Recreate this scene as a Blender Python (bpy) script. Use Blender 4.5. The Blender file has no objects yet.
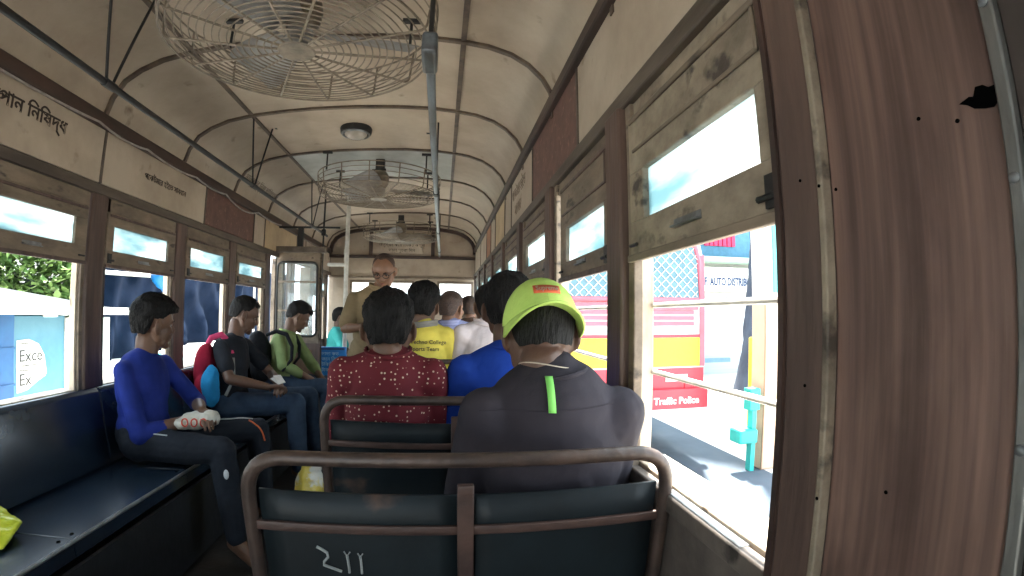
import bpy, bmesh, math, random
from mathutils import Vector, Matrix, noise
random.seed(7)
SC = bpy.context.scene
COL = SC.collection
H = 1.14            # camera height above the tram floor
XL, XR = -1.60, 0.44
V = Vector
pi = math.pi

# ------------------------------------------------------------------ materials
def nodes_of(name):
    m = bpy.data.materials.new(name); m.use_nodes = True
    nt = m.node_tree
    return m, nt, nt.nodes, nt.links, nt.nodes['Principled BSDF']
MATS = {}
def mat(name, c1, c2=None, scale=6.0, stretch=(1, 1, 1), rough=0.6, metal=0.0, bump=0.15, bscale=None,
        lo=0.35, hi=0.65, c3=None, s3=25.0, t3=(0.6, 0.7), spec=0.5, sheen=0.0, detail=6):
    if name in MATS: return MATS[name]
    m, nt, N, L, P = nodes_of(name)
    tc = N.new('ShaderNodeTexCoord'); mp = N.new('ShaderNodeMapping'); mp.inputs['Scale'].default_value = stretch
    L.new(tc.outputs['Object'], mp.inputs['Vector'])
    nz = N.new('ShaderNodeTexNoise'); nz.inputs['Scale'].default_value = scale; nz.inputs['Detail'].default_value = detail
    nz.inputs['Roughness'].default_value = 0.62
    L.new(mp.outputs[0], nz.inputs['Vector'])
    if c2 is None: c2 = tuple(x * 0.8 for x in c1)
    r = N.new('ShaderNodeValToRGB'); r.color_ramp.elements[0].position = lo; r.color_ramp.elements[1].position = hi
    r.color_ramp.elements[0].color = (*c2, 1); r.color_ramp.elements[1].color = (*c1, 1)
    L.new(nz.outputs['Fac'], r.inputs[0]); out = r.outputs[0]
    if c3 is not None:
        n3 = N.new('ShaderNodeTexNoise'); n3.inputs['Scale'].default_value = s3; n3.inputs['Detail'].default_value = 5
        L.new(mp.outputs[0], n3.inputs['Vector'])
        r3 = N.new('ShaderNodeValToRGB'); r3.color_ramp.elements[0].position = t3[0]; r3.color_ramp.elements[1].position = t3[1]
        L.new(n3.outputs['Fac'], r3.inputs[0])
        mx = N.new('ShaderNodeMix'); mx.data_type = 'RGBA'
        L.new(r3.outputs[0], mx.inputs[0]); L.new(out, mx.inputs[6]); mx.inputs[7].default_value = (*c3, 1); out = mx.outputs[2]
    L.new(out, P.inputs['Base Color'])
    P.inputs['Roughness'].default_value = rough; P.inputs['Metallic'].default_value = metal
    P.inputs['Specular IOR Level'].default_value = spec
    if sheen: P.inputs['Sheen Weight'].default_value = sheen
    if bump:
        nb = N.new('ShaderNodeTexNoise'); nb.inputs['Scale'].default_value = bscale or scale * 4; nb.inputs['Detail'].default_value = 4
        L.new(mp.outputs[0], nb.inputs['Vector'])
        b = N.new('ShaderNodeBump'); b.inputs['Strength'].default_value = bump; b.inputs['Distance'].default_value = 0.01
        L.new(nb.outputs['Fac'], b.inputs['Height']); L.new(b.outputs[0], P.inputs['Normal'])
    MATS[name] = m
    return m

CEIL = mat('ceiling_paint', (.53, .445, .345), (.39, .305, .225), scale=2.2, rough=.55, bump=.08, c3=(.20, .14, .09), s3=9, t3=(.66, .80))
CREAM = mat('cream_panel', (.50, .415, .325), (.36, .285, .215), scale=2.6, rough=.55, bump=.08, c3=(.22, .16, .10), s3=10, t3=(.64, .80))
CREAM2 = mat('yellowed_panel', (.60, .46, .28), (.42, .30, .18), scale=3, rough=.55, bump=.08, c3=(.2, .13, .08), s3=10, t3=(.64, .80))
MAROON = mat('maroon_panel', (.17, .085, .068), (.115, .06, .05), scale=14, rough=.6, bump=.15, c3=(.3, .16, .12), s3=40, t3=(.6, .72))
ORANGE = mat('orange_panel', (.42, .19, .10), (.30, .13, .07), scale=8, rough=.6)
DARKWOOD = mat('dark_cornice_wood', (.075, .042, .032), (.035, .022, .018), scale=9, stretch=(1, .25, 1), rough=.5, bump=.2)
RIB = mat('rib_metal', (.16, .115, .08), (.07, .05, .04), scale=12, rough=.5, bump=.1)
POST = mat('post_wood', (.135, .082, .064), (.060, .038, .032), scale=9, stretch=(1.4, 1.4, .18), rough=.55, bump=.3, c3=(.05, .03, .025), s3=14, t3=(.58, .72))
SASH = mat('sash_paint', (.25, .19, .135), (.12, .09, .066), scale=8, stretch=(1, .5, 1.4), rough=.65, bump=.35, c3=(.055, .042, .032), s3=16, t3=(.6, .7))
SASHR = mat('worn_sash_paint', (.34, .275, .20), (.16, .125, .09), scale=11, stretch=(1, .7, 1), rough=.65, bump=.5, c3=(.06, .045, .035), s3=18, t3=(.58, .68))
HEADER = mat('header_wood', (.13, .10, .078), (.06, .045, .035), scale=10, stretch=(1, .2, 1), rough=.55, bump=.3)
JAMB = mat('cream_jamb', (.62, .54, .42), (.33, .25, .18), scale=9, stretch=(1, 1, .3), rough=.6, bump=.3, c3=(.12, .08, .05), s3=20, t3=(.6, .7))
LOWER = mat('lower_wall_paint', (.16, .13, .11), (.08, .065, .055), scale=7, rough=.6, bump=.3, c3=(.03, .025, .02), s3=14, t3=(.6, .7))
METAL = mat('dull_steel', (.30, .32, .33), (.16, .16, .16), scale=14, stretch=(1, 1, .4), rough=.4, metal=.6, bump=.2)
STRIP = mat('zinc_strip', (.25, .245, .23), (.11, .105, .095), scale=14, stretch=(1, 1, .3), rough=.45, metal=.5, bump=.2)
BLACKM = mat('black_iron', (.018, .017, .017), (.010, .009, .009), scale=14, rough=.5, metal=.0, bump=.1)
RAILM = mat('painted_handrail', (.17, .20, .23), (.08, .08, .08), scale=12, stretch=(1, .3, 1), rough=.35, metal=.5, bump=.1)
CAGE = mat('fan_cage_wire', (.27, .22, .165), (.15, .12, .09), scale=20, rough=.5, metal=.2, bump=.1)
FANB = mat('fan_blade_grey', (.30, .29, .28), (.17, .16, .15), scale=8, rough=.5, bump=.1)
MOTOR = mat('fan_motor_paint', (.22, .18, .135), (.12, .10, .075), scale=14, rough=.5, bump=.2)
FLOORM = mat('dark_floor', (.045, .04, .037), (.02, .018, .017), scale=4, rough=.6, bump=.3, bscale=40)
VINYL = mat('dark_blue_vinyl', (.012, .024, .042), (.007, .014, .025), scale=5, rough=.27, spec=.7, bump=.04, bscale=60)
SEATBACK = mat('seat_back_paint', (.011, .018, .022), (.006, .009, .011), scale=5, rough=.5, spec=.3, bump=.15, c3=(.10, .06, .045), s3=5, t3=(.68, .76))
RUST = mat('rusty_tube', (.085, .055, .043), (.04, .028, .024), scale=16, rough=.42, metal=.2, bump=.2)
SLAT = mat('rusty_slat', (.10, .055, .042), (.035, .02, .018), scale=12, stretch=(.5, 1, 1), rough=.5, bump=.3)
CHALK = mat('chalky_paint', (.35, .37, .36), (.22, .24, .24), scale=30, rough=.8)
INK = mat('dark_lettering', (.045, .028, .02), (.03, .018, .012), scale=30, rough=.7)
WHITEP = mat('white_paint', (.72, .70, .66), (.5, .48, .44), scale=12, rough=.45, bump=.1)
CABLE = mat('grey_cable', (.42, .38, .34), (.25, .22, .2), scale=20, rough=.5)
GREYP = mat('weathered_white_panel', (.50, .52, .50), (.36, .37, .34), scale=4, rough=.55)

# plywood with long vertical grain
def plywood():
    m, nt, N, L, P = nodes_of('plywood_panel')
    tc = N.new('ShaderNodeTexCoord')
    def nz(scale, st, det=8, dist=0.0):
        mp = N.new('ShaderNodeMapping'); mp.inputs['Scale'].default_value = st; L.new(tc.outputs['Object'], mp.inputs[0])
        n = N.new('ShaderNodeTexNoise'); n.inputs['Scale'].default_value = scale; n.inputs['Detail'].default_value = det
        n.inputs['Distortion'].default_value = dist; L.new(mp.outputs[0], n.inputs['Vector']); return n.outputs['Fac']
    def ramp(f, a, b, ca, cb):
        r = N.new('ShaderNodeValToRGB'); e = r.color_ramp.elements; e[0].position = a; e[1].position = b
        e[0].color = (*ca, 1); e[1].color = (*cb, 1); L.new(f, r.inputs[0]); return r.outputs[0]
    def mix(f, a, b, mode='MIX'):
        x = N.new('ShaderNodeMix'); x.data_type = 'RGBA'; x.blend_type = mode
        if isinstance(f, float): x.inputs[0].default_value = f
        else: L.new(f, x.inputs[0])
        L.new(a, x.inputs[6]); L.new(b, x.inputs[7]); return x.outputs[2]
    base = ramp(nz(9, (1, 1, .16), 8, 1.3), .32, .68, (.100, .055, .045), (.275, .165, .130))
    fine = ramp(nz(90, (1, 1, .035), 6), .3, .7, (.48, .48, .48), (1, 1, 1))
    c = mix(1.0, base, fine, 'MULTIPLY')
    st = ramp(nz(7, (1, 1, .5), 5), .50, .70, (1, 1, 1), (.42, .38, .36))
    c = mix(1.0, c, st, 'MULTIPLY')
    L.new(c, P.inputs['Base Color']); P.inputs['Roughness'].default_value = .55
    b = N.new('ShaderNodeBump'); b.inputs['Strength'].default_value = .25; b.inputs['Distance'].default_value = .004
    L.new(nz(90, (1, 1, .035), 6), b.inputs['Height']); L.new(b.outputs[0], P.inputs['Normal'])
    return m
PLY = plywood()

def frosted():
    m, nt, N, L, P = nodes_of('grimy_frosted_glass')
    out = N['Material Output']
    tc = N.new('ShaderNodeTexCoord'); mp = N.new('ShaderNodeMapping'); mp.inputs['Scale'].default_value = (1, .6, 2.6); L.new(tc.outputs['Object'], mp.inputs[0])
    n = N.new('ShaderNodeTexNoise'); n.inputs['Scale'].default_value = 4; n.inputs['Detail'].default_value = 5; L.new(mp.outputs[0], n.inputs['Vector'])
    r = N.new('ShaderNodeValToRGB'); r.color_ramp.elements[0].position = .38; r.color_ramp.elements[1].position = .62
    r.color_ramp.elements[0].color = (.24, .34, .36, 1); r.color_ramp.elements[1].color = (.80, .86, .86, 1); L.new(n.outputs['Fac'], r.inputs[0])
    tl = N.new('ShaderNodeBsdfTranslucent'); L.new(r.outputs[0], tl.inputs[0])
    tr = N.new('ShaderNodeBsdfTransparent'); tr.inputs[0].default_value = (.55, .75, .8, 1)
    gl = N.new('ShaderNodeBsdfGlossy'); gl.inputs['Roughness'].default_value = .25
    m1 = N.new('ShaderNodeMixShader'); m1.inputs[0].default_value = .06; L.new(tl.outputs[0], m1.inputs[1]); L.new(tr.outputs[0], m1.inputs[2])
    m2 = N.new('ShaderNodeMixShader'); m2.inputs[0].default_value = .05; L.new(m1.outputs[0], m2.inputs[1]); L.new(gl.outputs[0], m2.inputs[2])
    L.new(m2.outputs[0], out.inputs[0])
    return m
FROST = frosted()
def clearglass():
    m, nt, N, L, P = nodes_of('dusty_clear_glass')
    out = N['Material Output']
    tr = N.new('ShaderNodeBsdfTransparent'); tr.inputs[0].default_value = (.9, .94, .95, 1)
    tl = N.new('ShaderNodeBsdfTranslucent'); tl.inputs[0].default_value = (.8, .85, .86, 1)
    gl = N.new('ShaderNodeBsdfGlossy'); gl.inputs['Roughness'].default_value = .08
    m1 = N.new('ShaderNodeMixShader'); m1.inputs[0].default_value = .25; L.new(tr.outputs[0], m1.inputs[1]); L.new(tl.outputs[0], m1.inputs[2])
    m2 = N.new('ShaderNodeMixShader'); m2.inputs[0].default_value = .05; L.new(m1.outputs[0], m2.inputs[1]); L.new(gl.outputs[0], m2.inputs[2])
    L.new(m2.outputs[0], out.inputs[0])
    return m
GLASS = clearglass()

# ------------------------------------------------------------------ mesh builder
def orth(d):
    d = d.normalized(); a = V((0, 0, 1)) if abs(d.z) < .9 else V((1, 0, 0))
    u = d.cross(a).normalized(); return u, d.cross(u).normalized()
class MB:
    def __init__(s): s.v = []; s.f = []
    def add(s, vs, fs):
        b = len(s.v); s.v += [V(x) for x in vs]; s.f += [tuple(b + i for i in f) for f in fs]; return s
    def box(s, x0, x1, y0, y1, z0, z1):
        vs = [(x, y, z) for x in (x0, x1) for y in (y0, y1) for z in (z0, z1)]
        return s.add(vs, [(0, 1, 3, 2), (4, 6, 7, 5), (0, 4, 5, 1), (2, 3, 7, 6), (0, 2, 6, 4), (1, 5, 7, 3)])
    def obox(s, c, dims, R=None):
        R = R or Matrix.Identity(3); c = V(c)
        vs = [c + R @ V((x * dims[0] / 2, y * dims[1] / 2, z * dims[2] / 2)) for x in (-1, 1) for y in (-1, 1) for z in (-1, 1)]
        return s.add(vs, [(0, 1, 3, 2), (4, 6, 7, 5), (0, 4, 5, 1), (2, 3, 7, 6), (0, 2, 6, 4), (1, 5, 7, 3)])
    def tube(s, pts, r, seg=10, closed=False, flat=None):
        pts = [V(p) for p in pts]; n = len(pts); vs = []; prev = None
        for i in range(n):
            if closed: d = pts[(i + 1) % n] - pts[i - 1]
            else: d = pts[min(i + 1, n - 1)] - pts[max(i - 1, 0)]
            d.normalize()
            if prev is None: u, w = orth(d)
            else:
                u = prev - d * prev.dot(d)
                if u.length < 1e-6: u, w = orth(d)
                u.normalize(); w = d.cross(u).normalized()
            prev = u; rr = r[i] if isinstance(r, (list, tuple)) else r
            for k in range(seg):
                a = 2 * pi * k / seg; vs.append(pts[i] + (u * math.cos(a) + w * math.sin(a)) * rr)
        fs = []
        for i in range(n if closed else n - 1):
            j = (i + 1) % n
            for k in range(seg):
                k2 = (k + 1) % seg; fs.append((i * seg + k, i * seg + k2, j * seg + k2, j * seg + k))
        if not closed: fs += [tuple(range(seg))[::-1], tuple((n - 1) * seg + k for k in range(seg))]
        return s.add(vs, fs)
    def lathe(s, prof, c=(0, 0, 0), seg=24, R=None):      # prof: (r, z) from bottom to top, capped
        c = V(c); R = R or Matrix.Identity(3); vs = []; n = len(prof)
        for r, z in prof:
            for k in range(seg):
                a = 2 * pi * k / seg; vs.append(c + R @ V((r * math.cos(a), r * math.sin(a), z)))
        fs = [(i * seg + k, i * seg + (k + 1) % seg, (i + 1) * seg + (k + 1) % seg, (i + 1) * seg + k) for i in range(n - 1) for k in range(seg)]
        fs += [tuple(range(seg))[::-1], tuple((n - 1) * seg + k for k in range(seg))]
        return s.add(vs, fs)
    def ell(s, c, rad, R=None, nu=20, nv=12):
        c = V(c); R = R or Matrix.Identity(3); vs = [c + R @ V((0, 0, -rad[2]))]
        for j in range(1, nv):
            t = -pi / 2 + pi * j / nv
            for i in range(nu):
                a = 2 * pi * i / nu; vs.append(c + R @ V((rad[0] * math.cos(t) * math.cos(a), rad[1] * math.cos(t) * math.sin(a), rad[2] * math.sin(t))))
        vs.append(c + R @ V((0, 0, rad[2]))); fs = []
        for i in range(nu): fs.append((0, 1 + (i + 1) % nu, 1 + i))
        for j in range(nv - 2):
            for i in range(nu):
                a = 1 + j * nu; fs.append((a + i, a + (i + 1) % nu, a + nu + (i + 1) % nu, a + nu + i))
        a = 1 + (nv - 2) * nu
        for i in range(nu): fs.append((a + i, a + (i + 1) % nu, len(vs) - 1))
        return s.add(vs, fs)
    def cap(s, p, q, r1, r2=None, seg=14):
        r2 = r1 if r2 is None else r2; p = V(p); q = V(q); d = q - p; L_ = d.length
        if L_ < 1e-5: return s.ell(p, (r1,) * 3)
        d.normalize(); u, w = orth(d); vs = [p - d * r1]; rings = []
        for j in (-60, -30, 0): rings.append((p + d * (r1 * math.sin(math.radians(j))), r1 * math.cos(math.radians(j))))
        for j in (0, 30, 60): rings.append((q + d * (r2 * math.sin(math.radians(j))), r2 * math.cos(math.radians(j))))
        for c, r in rings:
            for k in range(seg):
                a = 2 * pi * k / seg; vs.append(c + (u * math.cos(a) + w * math.sin(a)) * r)
        vs.append(q + d * r2); fs = []
        for k in range(seg): fs.append((0, 1 + (k + 1) % seg, 1 + k))
        for j in range(len(rings) - 1):
            for k in range(seg):
                a = 1 + j * seg; fs.append((a + k, a + (k + 1) % seg, a + seg + (k + 1) % seg, a + seg + k))
        a = 1 + (len(rings) - 1) * seg
        for k in range(seg): fs.append((a + k, a + (k + 1) % seg, len(vs) - 1))
        return s.add(vs, fs)
    def prism(s, poly, fn, d0, d1):        # poly of 2-D points; fn(a, b, d) -> 3-D
        n = len(poly); vs = [fn(a, b, d0) for a, b in poly] + [fn(a, b, d1) for a, b in poly]
        fs = [tuple(range(n)), tuple(range(n, 2 * n))[::-1]] + [(i, (i + 1) % n, n + (i + 1) % n, n + i) for i in range(n)]
        return s.add(vs, fs)
    def grid(s, pts, closed_u=False):       # pts[j][i]
        nj, ni = len(pts), len(pts[0]); vs = [p for row in pts for p in row]; fs = []
        for j in range(nj - 1):
            for i in range(ni if closed_u else ni - 1):
                k = (i + 1) % ni; fs.append((j * ni + i, j * ni + k, (j + 1) * ni + k, (j + 1) * ni + i))
        return s.add(vs, fs)
    def mesh(s, name='m', smooth=True, angle=40):
        me = bpy.data.meshes.new(name); me.from_pydata([tuple(v) for v in s.v], [], s.f)
        bm = bmesh.new(); bm.from_mesh(me); bmesh.ops.recalc_face_normals(bm, faces=bm.faces); bm.to_mesh(me); bm.free()
        if smooth:
            for p in me.polygons: p.use_smooth = True
            me.set_sharp_from_angle(angle=math.radians(angle))
        return me
    def build(s, name, m, parent=None, bevel=0, solid=0, angle=40, **kw):
        me = s.mesh(name, angle=angle); me.materials.append(m)
        return link(name, me, parent, bevel, solid, **kw)
def link(name, me, parent=None, bevel=0, solid=0, label=None, cat=None, group=None, kind=None):
    o = bpy.data.objects.new(name, me); COL.objects.link(o)
    if parent is not None: o.parent = parent
    if solid:
        md = o.modifiers.new('solid', 'SOLIDIFY'); md.thickness = solid; md.offset = 0
    if bevel:
        md = o.modifiers.new('bevel', 'BEVEL'); md.width = bevel; md.segments = 2; md.limit_method = 'ANGLE'; md.harden_normals = False
    tag(o, label, cat, group, kind); return o
def tag(o, label=None, cat=None, group=None, kind=None):
    if label: o['label'] = label
    if cat: o['category'] = cat
    if group: o['group'] = group
    if kind: o['kind'] = kind
    return o
def empty(name, loc=(0, 0, 0), **kw):
    # parts are modelled in world coordinates; the Empty stands at the thing's base and the parts are offset back
    o = bpy.data.objects.new(name, None); COL.objects.link(o); o.location = loc; o.empty_display_size = .1
    return tag(o, **kw)
def settle():
    # give every child of a located Empty its world placement
    for o in bpy.data.objects:
        if o.parent is not None and not o.get('_k'):
            o.matrix_parent_inverse = Matrix.Translation(-root(o.parent)) if o.parent.parent is None else Matrix.Identity(4)
def root(o): return V(o.location)
def text(body, size, origin, right, up, m, parent, name='lettering', depth=.001, align='LEFT', bold=0, spacing=1.0, sx=1.0):
    cu = bpy.data.curves.new('txt', 'FONT'); cu.body = body; cu.size = size; cu.extrude = depth; cu.offset = bold; cu.align_x = align; cu.space_character = spacing
    cu.resolution_u = 3
    t = bpy.data.objects.new('txt', cu); COL.objects.link(t)
    dg = bpy.context.evaluated_depsgraph_get(); dg.update()
    me = bpy.data.meshes.new_from_object(t.evaluated_get(dg)); bpy.data.objects.remove(t); bpy.data.curves.remove(cu)
    r = V(right).normalized(); u = V(up).normalized(); n = r.cross(u)
    o_ = V(origin)
    for v in me.vertices: v.co = o_ + r * (v.co.x * sx) + u * v.co.y + n * v.co.z
    me.materials.clear(); me.materials.append(m)
    return link(name, me, parent)

def lerp(a, b, t): return a + (b - a) * t
def side_fn(s):     # s=+1 right wall, -1 left wall: off>0 goes into the saloon
    return (lambda off: XR - off) if s > 0 else (lambda off: XL + off)
def sbox(b, s, o0, o1, y0, y1, z0, z1):
    f = side_fn(s); a, c = f(o0), f(o1); return b.box(min(a, c), max(a, c), y0, y1, z0 + H, z1 + H)

Y0, Y1 = -1.0, 6.85
# ------------------------------------------------------------------ floor, ceiling
MB().box(XL - .07, XR + .07, Y0 - .07, Y1 + .07, -.06, 0).build('floor', FLOORM, kind='structure')

PROF = [(-1.60, .82), (-1.60, .87), (-1.575, .95), (-1.52, 1.03), (-1.44, 1.08), (-1.33, 1.122), (-1.18, 1.150), (-1.0, 1.168), (-.8, 1.182), (-.55, 1.190),
        (-.3, 1.190), (-.1, 1.182), (.05, 1.165), (.16, 1.145), (.26, 1.110), (.335, 1.062), (.395, 1.00), (.428, .94), (.44, .88), (.44, .82)]
def offprof(d):
    out = []
    for i, (x, z) in enumerate(PROF):
        a = PROF[max(i - 1, 0)]; b = PROF[min(i + 1, len(PROF) - 1)]
        tx, tz = b[0] - a[0], b[1] - a[1]; l = math.hypot(tx, tz); out.append((x - tz / l * d, z + tx / l * d))
    return out
def skew(x, y): return y - .11 * (x - XL) / (XR - XL)      # ribs run a touch off square
ceil_poly = PROF + offprof(.03)[::-1]
ceiling = MB().prism(ceil_poly, lambda a, b, d: V((a, d, b + H)), Y0 - .05, Y1 + .05).build('ceiling', CEIL, kind='structure', angle=60)
rib_ys = [2.03 + .77 * k for k in range(-3, 7)]
for yy in rib_ys:
    inner = offprof(-.013)
    poly = PROF + inner[::-1]
    MB().prism(poly, lambda a, b, d: V((a, skew(a, yy) + d, b + H)), -.012, .012).build('ceiling_rib', RIB, ceiling, angle=60)
for k, (bx_, z_) in enumerate(((.05, 1.165), (-1.18, 1.150))):
    MB().box(bx_ - .012, bx_ + .012, Y0, Y1, z_ - .008 + H, z_ + .004 + H).build('ceiling_batten', RIB, ceiling)
# one ceiling sheet painted paler beyond the second rib
sheet = [p for p in offprof(-.004) if -1.19 < p[0] < .06]
MB().prism(sheet + [(a, b + .004) for a, b in sheet[::-1]], lambda a, b, d: V((a, skew(a, d), b + H)), 3.58, 4.32).build('ceiling_sheet', GREYP, ceiling)

# ------------------------------------------------------------------ side walls
wr = MB()
sbox(wr, 1, -.07, 0, Y0, Y1, -H, -.35); sbox(wr, 1, -.07, 0, Y0, .40, -.35, .55); sbox(wr, 1, -.045, 0, Y0, Y1, .53, .86)
wall_right = wr.build('wall_right', LOWER, kind='structure')
wl = MB()
sbox(wl, -1, -.07, 0, Y0, 4.72, -H, -.37); sbox(wl, -1, -.04, 0, Y0, -.30, -.37, .53); sbox(wl, -1, -.07, 0, 5.75, Y1, -H, -.37); sbox(wl, -1, -.045, 0, Y0, Y1, .53, .83)  # unseen stretch behind the camera closed, without windows, to darken the near ceiling
wall_left = wl.build('wall_left', LOWER, kind='structure')

# frieze panels between header and cornice, thin battens between them
def frieze(s, cuts, mats, parent, z1):
    for i in range(len(mats)):
        sbox(MB(), s, 0, .008, cuts[i] + .006, cuts[i + 1] - .006, .55, z1).build('frieze_panel', mats[i], parent, bevel=.002)
        sbox(MB(), s, 0, .013, cuts[i + 1] - .008, cuts[i + 1] + .008, .55, z1).build('panel_batten', HEADER, parent)
frieze(1, [Y0, .60, 1.53, 2.38, 3.15, 3.5, 4.15, 4.55, 5.0, 5.8, Y1], [CREAM, CREAM, MAROON, CREAM, CREAM, CREAM2, CREAM, ORANGE, CREAM, CREAM], wall_right, .86)
frieze(-1, [Y0, -.2, .62, 2.05, 3.12, 4.0, 4.26, 5.25, 5.6, Y1], [CREAM, MAROON, CREAM, CREAM, MAROON, CREAM, CREAM2, CREAM, CREAM], wall_left, .83)

def strip(name, s, o0, o1, y0, y1, z0, z1, m, bevel=.004):
    return sbox(MB(), s, o0, o1, y0, y1, z0, z1).build(name, m, kind='structure', bevel=bevel)
strip('trim_1', 1, 0, .035, Y0, Y1, .845, .90, DARKWOOD, .008)      # cornices
strip('trim_2', -1, 0, .035, Y0, Y1, .795, .86, DARKWOOD, .008)
strip('trim_3', 1, 0, .030, Y0, Y1, .495, .540, HEADER)            # headers
strip('trim_4', -1, 0, .030, Y0, Y1, .495, .540, HEADER)
strip('trim_5', 1, 0, .025, .50, Y1, -.375, -.340, LOWER)          # sills
tn = 6
RP = [1.12 + .77 * k for k in range(0, 8)]
LP = [2.055 + .77 * k for k in range(-4, 7)]
for y in RP:
    b = MB(); sbox(b, 1, -.03, .040, y - .05, y + .05, -H, .50); o = b.build('trim_%d' % tn, POST, kind='structure', bevel=.006); tn += 1
    b = MB(); sbox(b, 1, .0, .012, y + .05, y + .085, -.35, .495); b.build('groove', DARKWOOD, o)
    b = MB(); sbox(b, 1, .0, .022, y - .088, y - .055, -.35, .495); b.build('guide_strip', SASH, o, bevel=.003)
for y in LP:
    b = MB(); sbox(b, -1, -.04, .022, y - .058, y + .058, -H, .50); o = b.build('trim_%d' % tn, POST, kind='structure', bevel=.006); tn += 1
    b = MB(); sbox(b, -1, .0, .012, y - .085, y - .062, -.37, .495); b.build('guide_strip', SASH, o, bevel=.003)
    b = MB(); sbox(b, -1, .0, .012, y + .055, y + .085, -.37, .495); b.build('groove', DARKWOOD, o)
# near right: window post, batten, plywood sheet and the riveted metal strip
o = strip('trim_%d' % tn, 1, -.07, .040, .428, .500, -H, .50, POST, .006); tn += 1
b = MB(); sbox(b, 1, .030, .044, .4205, .430, -H, .86); b.build('batten', SASHR, o, bevel=.002)
b = MB(); sbox(b, 1, -.05, .043, .498, .508, -.36, .50); b.build('dark_edge', DARKWOOD, o)
ply = empty('trim_%d' % tn, (XR, .3, 0), kind='structure'); tn += 1
hole = [(y * .75 + .037, z * .75 - .052) for y, z in [(.305, .300), (.292, .304), (.287, .302), (.283, .312), (.274, .311), (.268, .306), (.262, .306), (.257, .303), (.259, .288), (.266, .283), (.276, .285), (.288, .289), (.296, .296)]]
sbox(MB(), 1, .0, .030, .222, .422, -H, .86).build('plywood_sheet', PLY, ply, bevel=.002)
DARKH = mat('hole_dark', (.002, .002, .002), (.001, .001, .001), rough=1, bump=0, spec=.0)
MB().prism([(y - .008, z + .0) for y, z in hole], lambda a, b_, d: V((XR - .030 - d, a, b_ + H)), -.001, .0012).build('torn_hole', DARKH, ply)
o = strip('trim_%d' % tn, 1, .0, .035, .2115, .2235, -H, .86, STRIP, .002); tn += 1
for z in (-.66, -.42, -.235, -.10, .10, .245, .39, .62):
    MB().lathe([(.0045, 0), (.0045, .0015), (.0025, .003)], (XR - .035, .2175, z + H), 12, Matrix.Rotation(-pi / 2, 3, 'Y')).build('rivet', METAL, o)
o = strip('trim_%d' % tn, 1, .0, .028, -.25, .2115, -H, .86, mat('dark_board', (.05, .038, .032), (.03, .022, .02), scale=8, stretch=(1, 1, .2)), .002); tn += 1
for (yy, zz) in ((.425, .14), (.414, .135), (.425, -.2), (.46, .155), (.46, -.08), (.30, .175), (.345, -.17), (.262, .16)):
    MB().lathe([(.002, 0), (.002, .001)], (XR - (.044 if .42 < yy < .43 else .040 if yy > .43 else .030), yy, zz + H), 8, Matrix.Rotation(-pi / 2, 3, 'Y')).build('nail_head', DARKH, ply)

wn = 1
def window(s, y0, y1, sash_z, pane_z, sill, m, off=.0, bars=True, top=.495, inset=(.0, .0), pane_mat=None, drop=True):
    global wn
    w = empty('window_%d' % wn, (side_fn(s)(0), (y0 + y1) / 2, sill + H), kind='structure'); wn += 1
    ys0, ys1 = y0 + inset[0], y1 - inset[1]
    b = MB()
    jw = .030 if s > 0 else .016; jo = -.030
    sbox(b, s, jo, jo + .03, y0, y0 + jw, sill, top); sbox(b, s, jo, jo + .03, y1 - jw, y1, sill, top)
    sbox(b, s, -.08, -.0, y0, y1, sill - .02, sill + .004)
    b.build('window_frame', JAMB, w, bevel=.003)
    # sliding sash: four boards round a frosted pane
    z0, z1 = sash_z; p0, p1 = pane_z; py0, py1 = ys0 + .055, ys1 - .075
    b = MB(); T = .028
    sbox(b, s, off, off + T, ys0, ys1, z0, p0); sbox(b, s, off, off + T, ys0, ys1, p1, z1)
    sbox(b, s, off, off + T, ys0, py0, p0 - .001, p1 + .001); sbox(b, s, off, off + T, py1, ys1, p0 - .001, p1 + .001)
    sh = b.build('sash', m, w, bevel=.003)
    b = MB()
    sbox(b, s, off + T, off + T + .006, ys0 + .012, ys1 - .012, z1 - .02, z1 - .008)
    sbox(b, s, off + T, off + T + .005, ys0 + .03, ys1 - .03, p1 + .045, p1 + .053)
    sbox(b, s, off + T, off + T + .005, ys0 + .03, ys0 + .038, p1 + .045, z1 - .02)
    sbox(b, s, off + T - .002, off + T + .008, ys0, ys1, z0 - .006, z0 + .010)
    b.build('sash_moulding', SASH if m is SASHR else POST, sh, bevel=.002)
    b = MB(); sbox(b, s, off + .008, off + .014, py0, py1, p0, p1); b.build('pane', pane_mat or FROST, sh)
    # latch pull and side bolt
    yc = (ys0 + ys1) / 2; X = side_fn(s)
    b = MB(); sbox(b, s, off + T, off + T + .011, yc - .05, yc + .05, z0 + .036, z0 + .040); sbox(b, s, off + T, off + T + .002, yc - .05, yc + .05, z0 + .036, z0 + .052)
    b.build('finger_pull', METAL, sh, bevel=.001)
    b = MB(); b.tube([(X(off + T + .006), ys0 + .015, z0 + .03 + H), (X(off + T + .006), ys0 + .055, z0 + .03 + H)], .005, 8)
    sbox(b, s, off + T, off + T + .006, ys0 + .012, ys0 + .04, z0 + .015, z0 + .06)
    b.tube([(X(off + T + .006), ys1 - .015, z0 + .03 + H), (X(off + T + .006), ys1 - .05, z0 + .03 + H)], .004, 8)
    b.build('side_bolt', BLACKM, sh)
    # fixed board over the sash
    if z1 < top - .02:
        b = MB(); sbox(b, s, -.01, .012, y0, y1, z1, top + .002); b.build('top_board', m, w, bevel=.003)
    if bars:
        for z in (.022, -.128):
            MB().tube([(X(-.03), y0, z + H), (X(-.03), y1, z + H)], .006, 8).build('guard_bar', WHITEP, w)
    return w, sh
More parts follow.
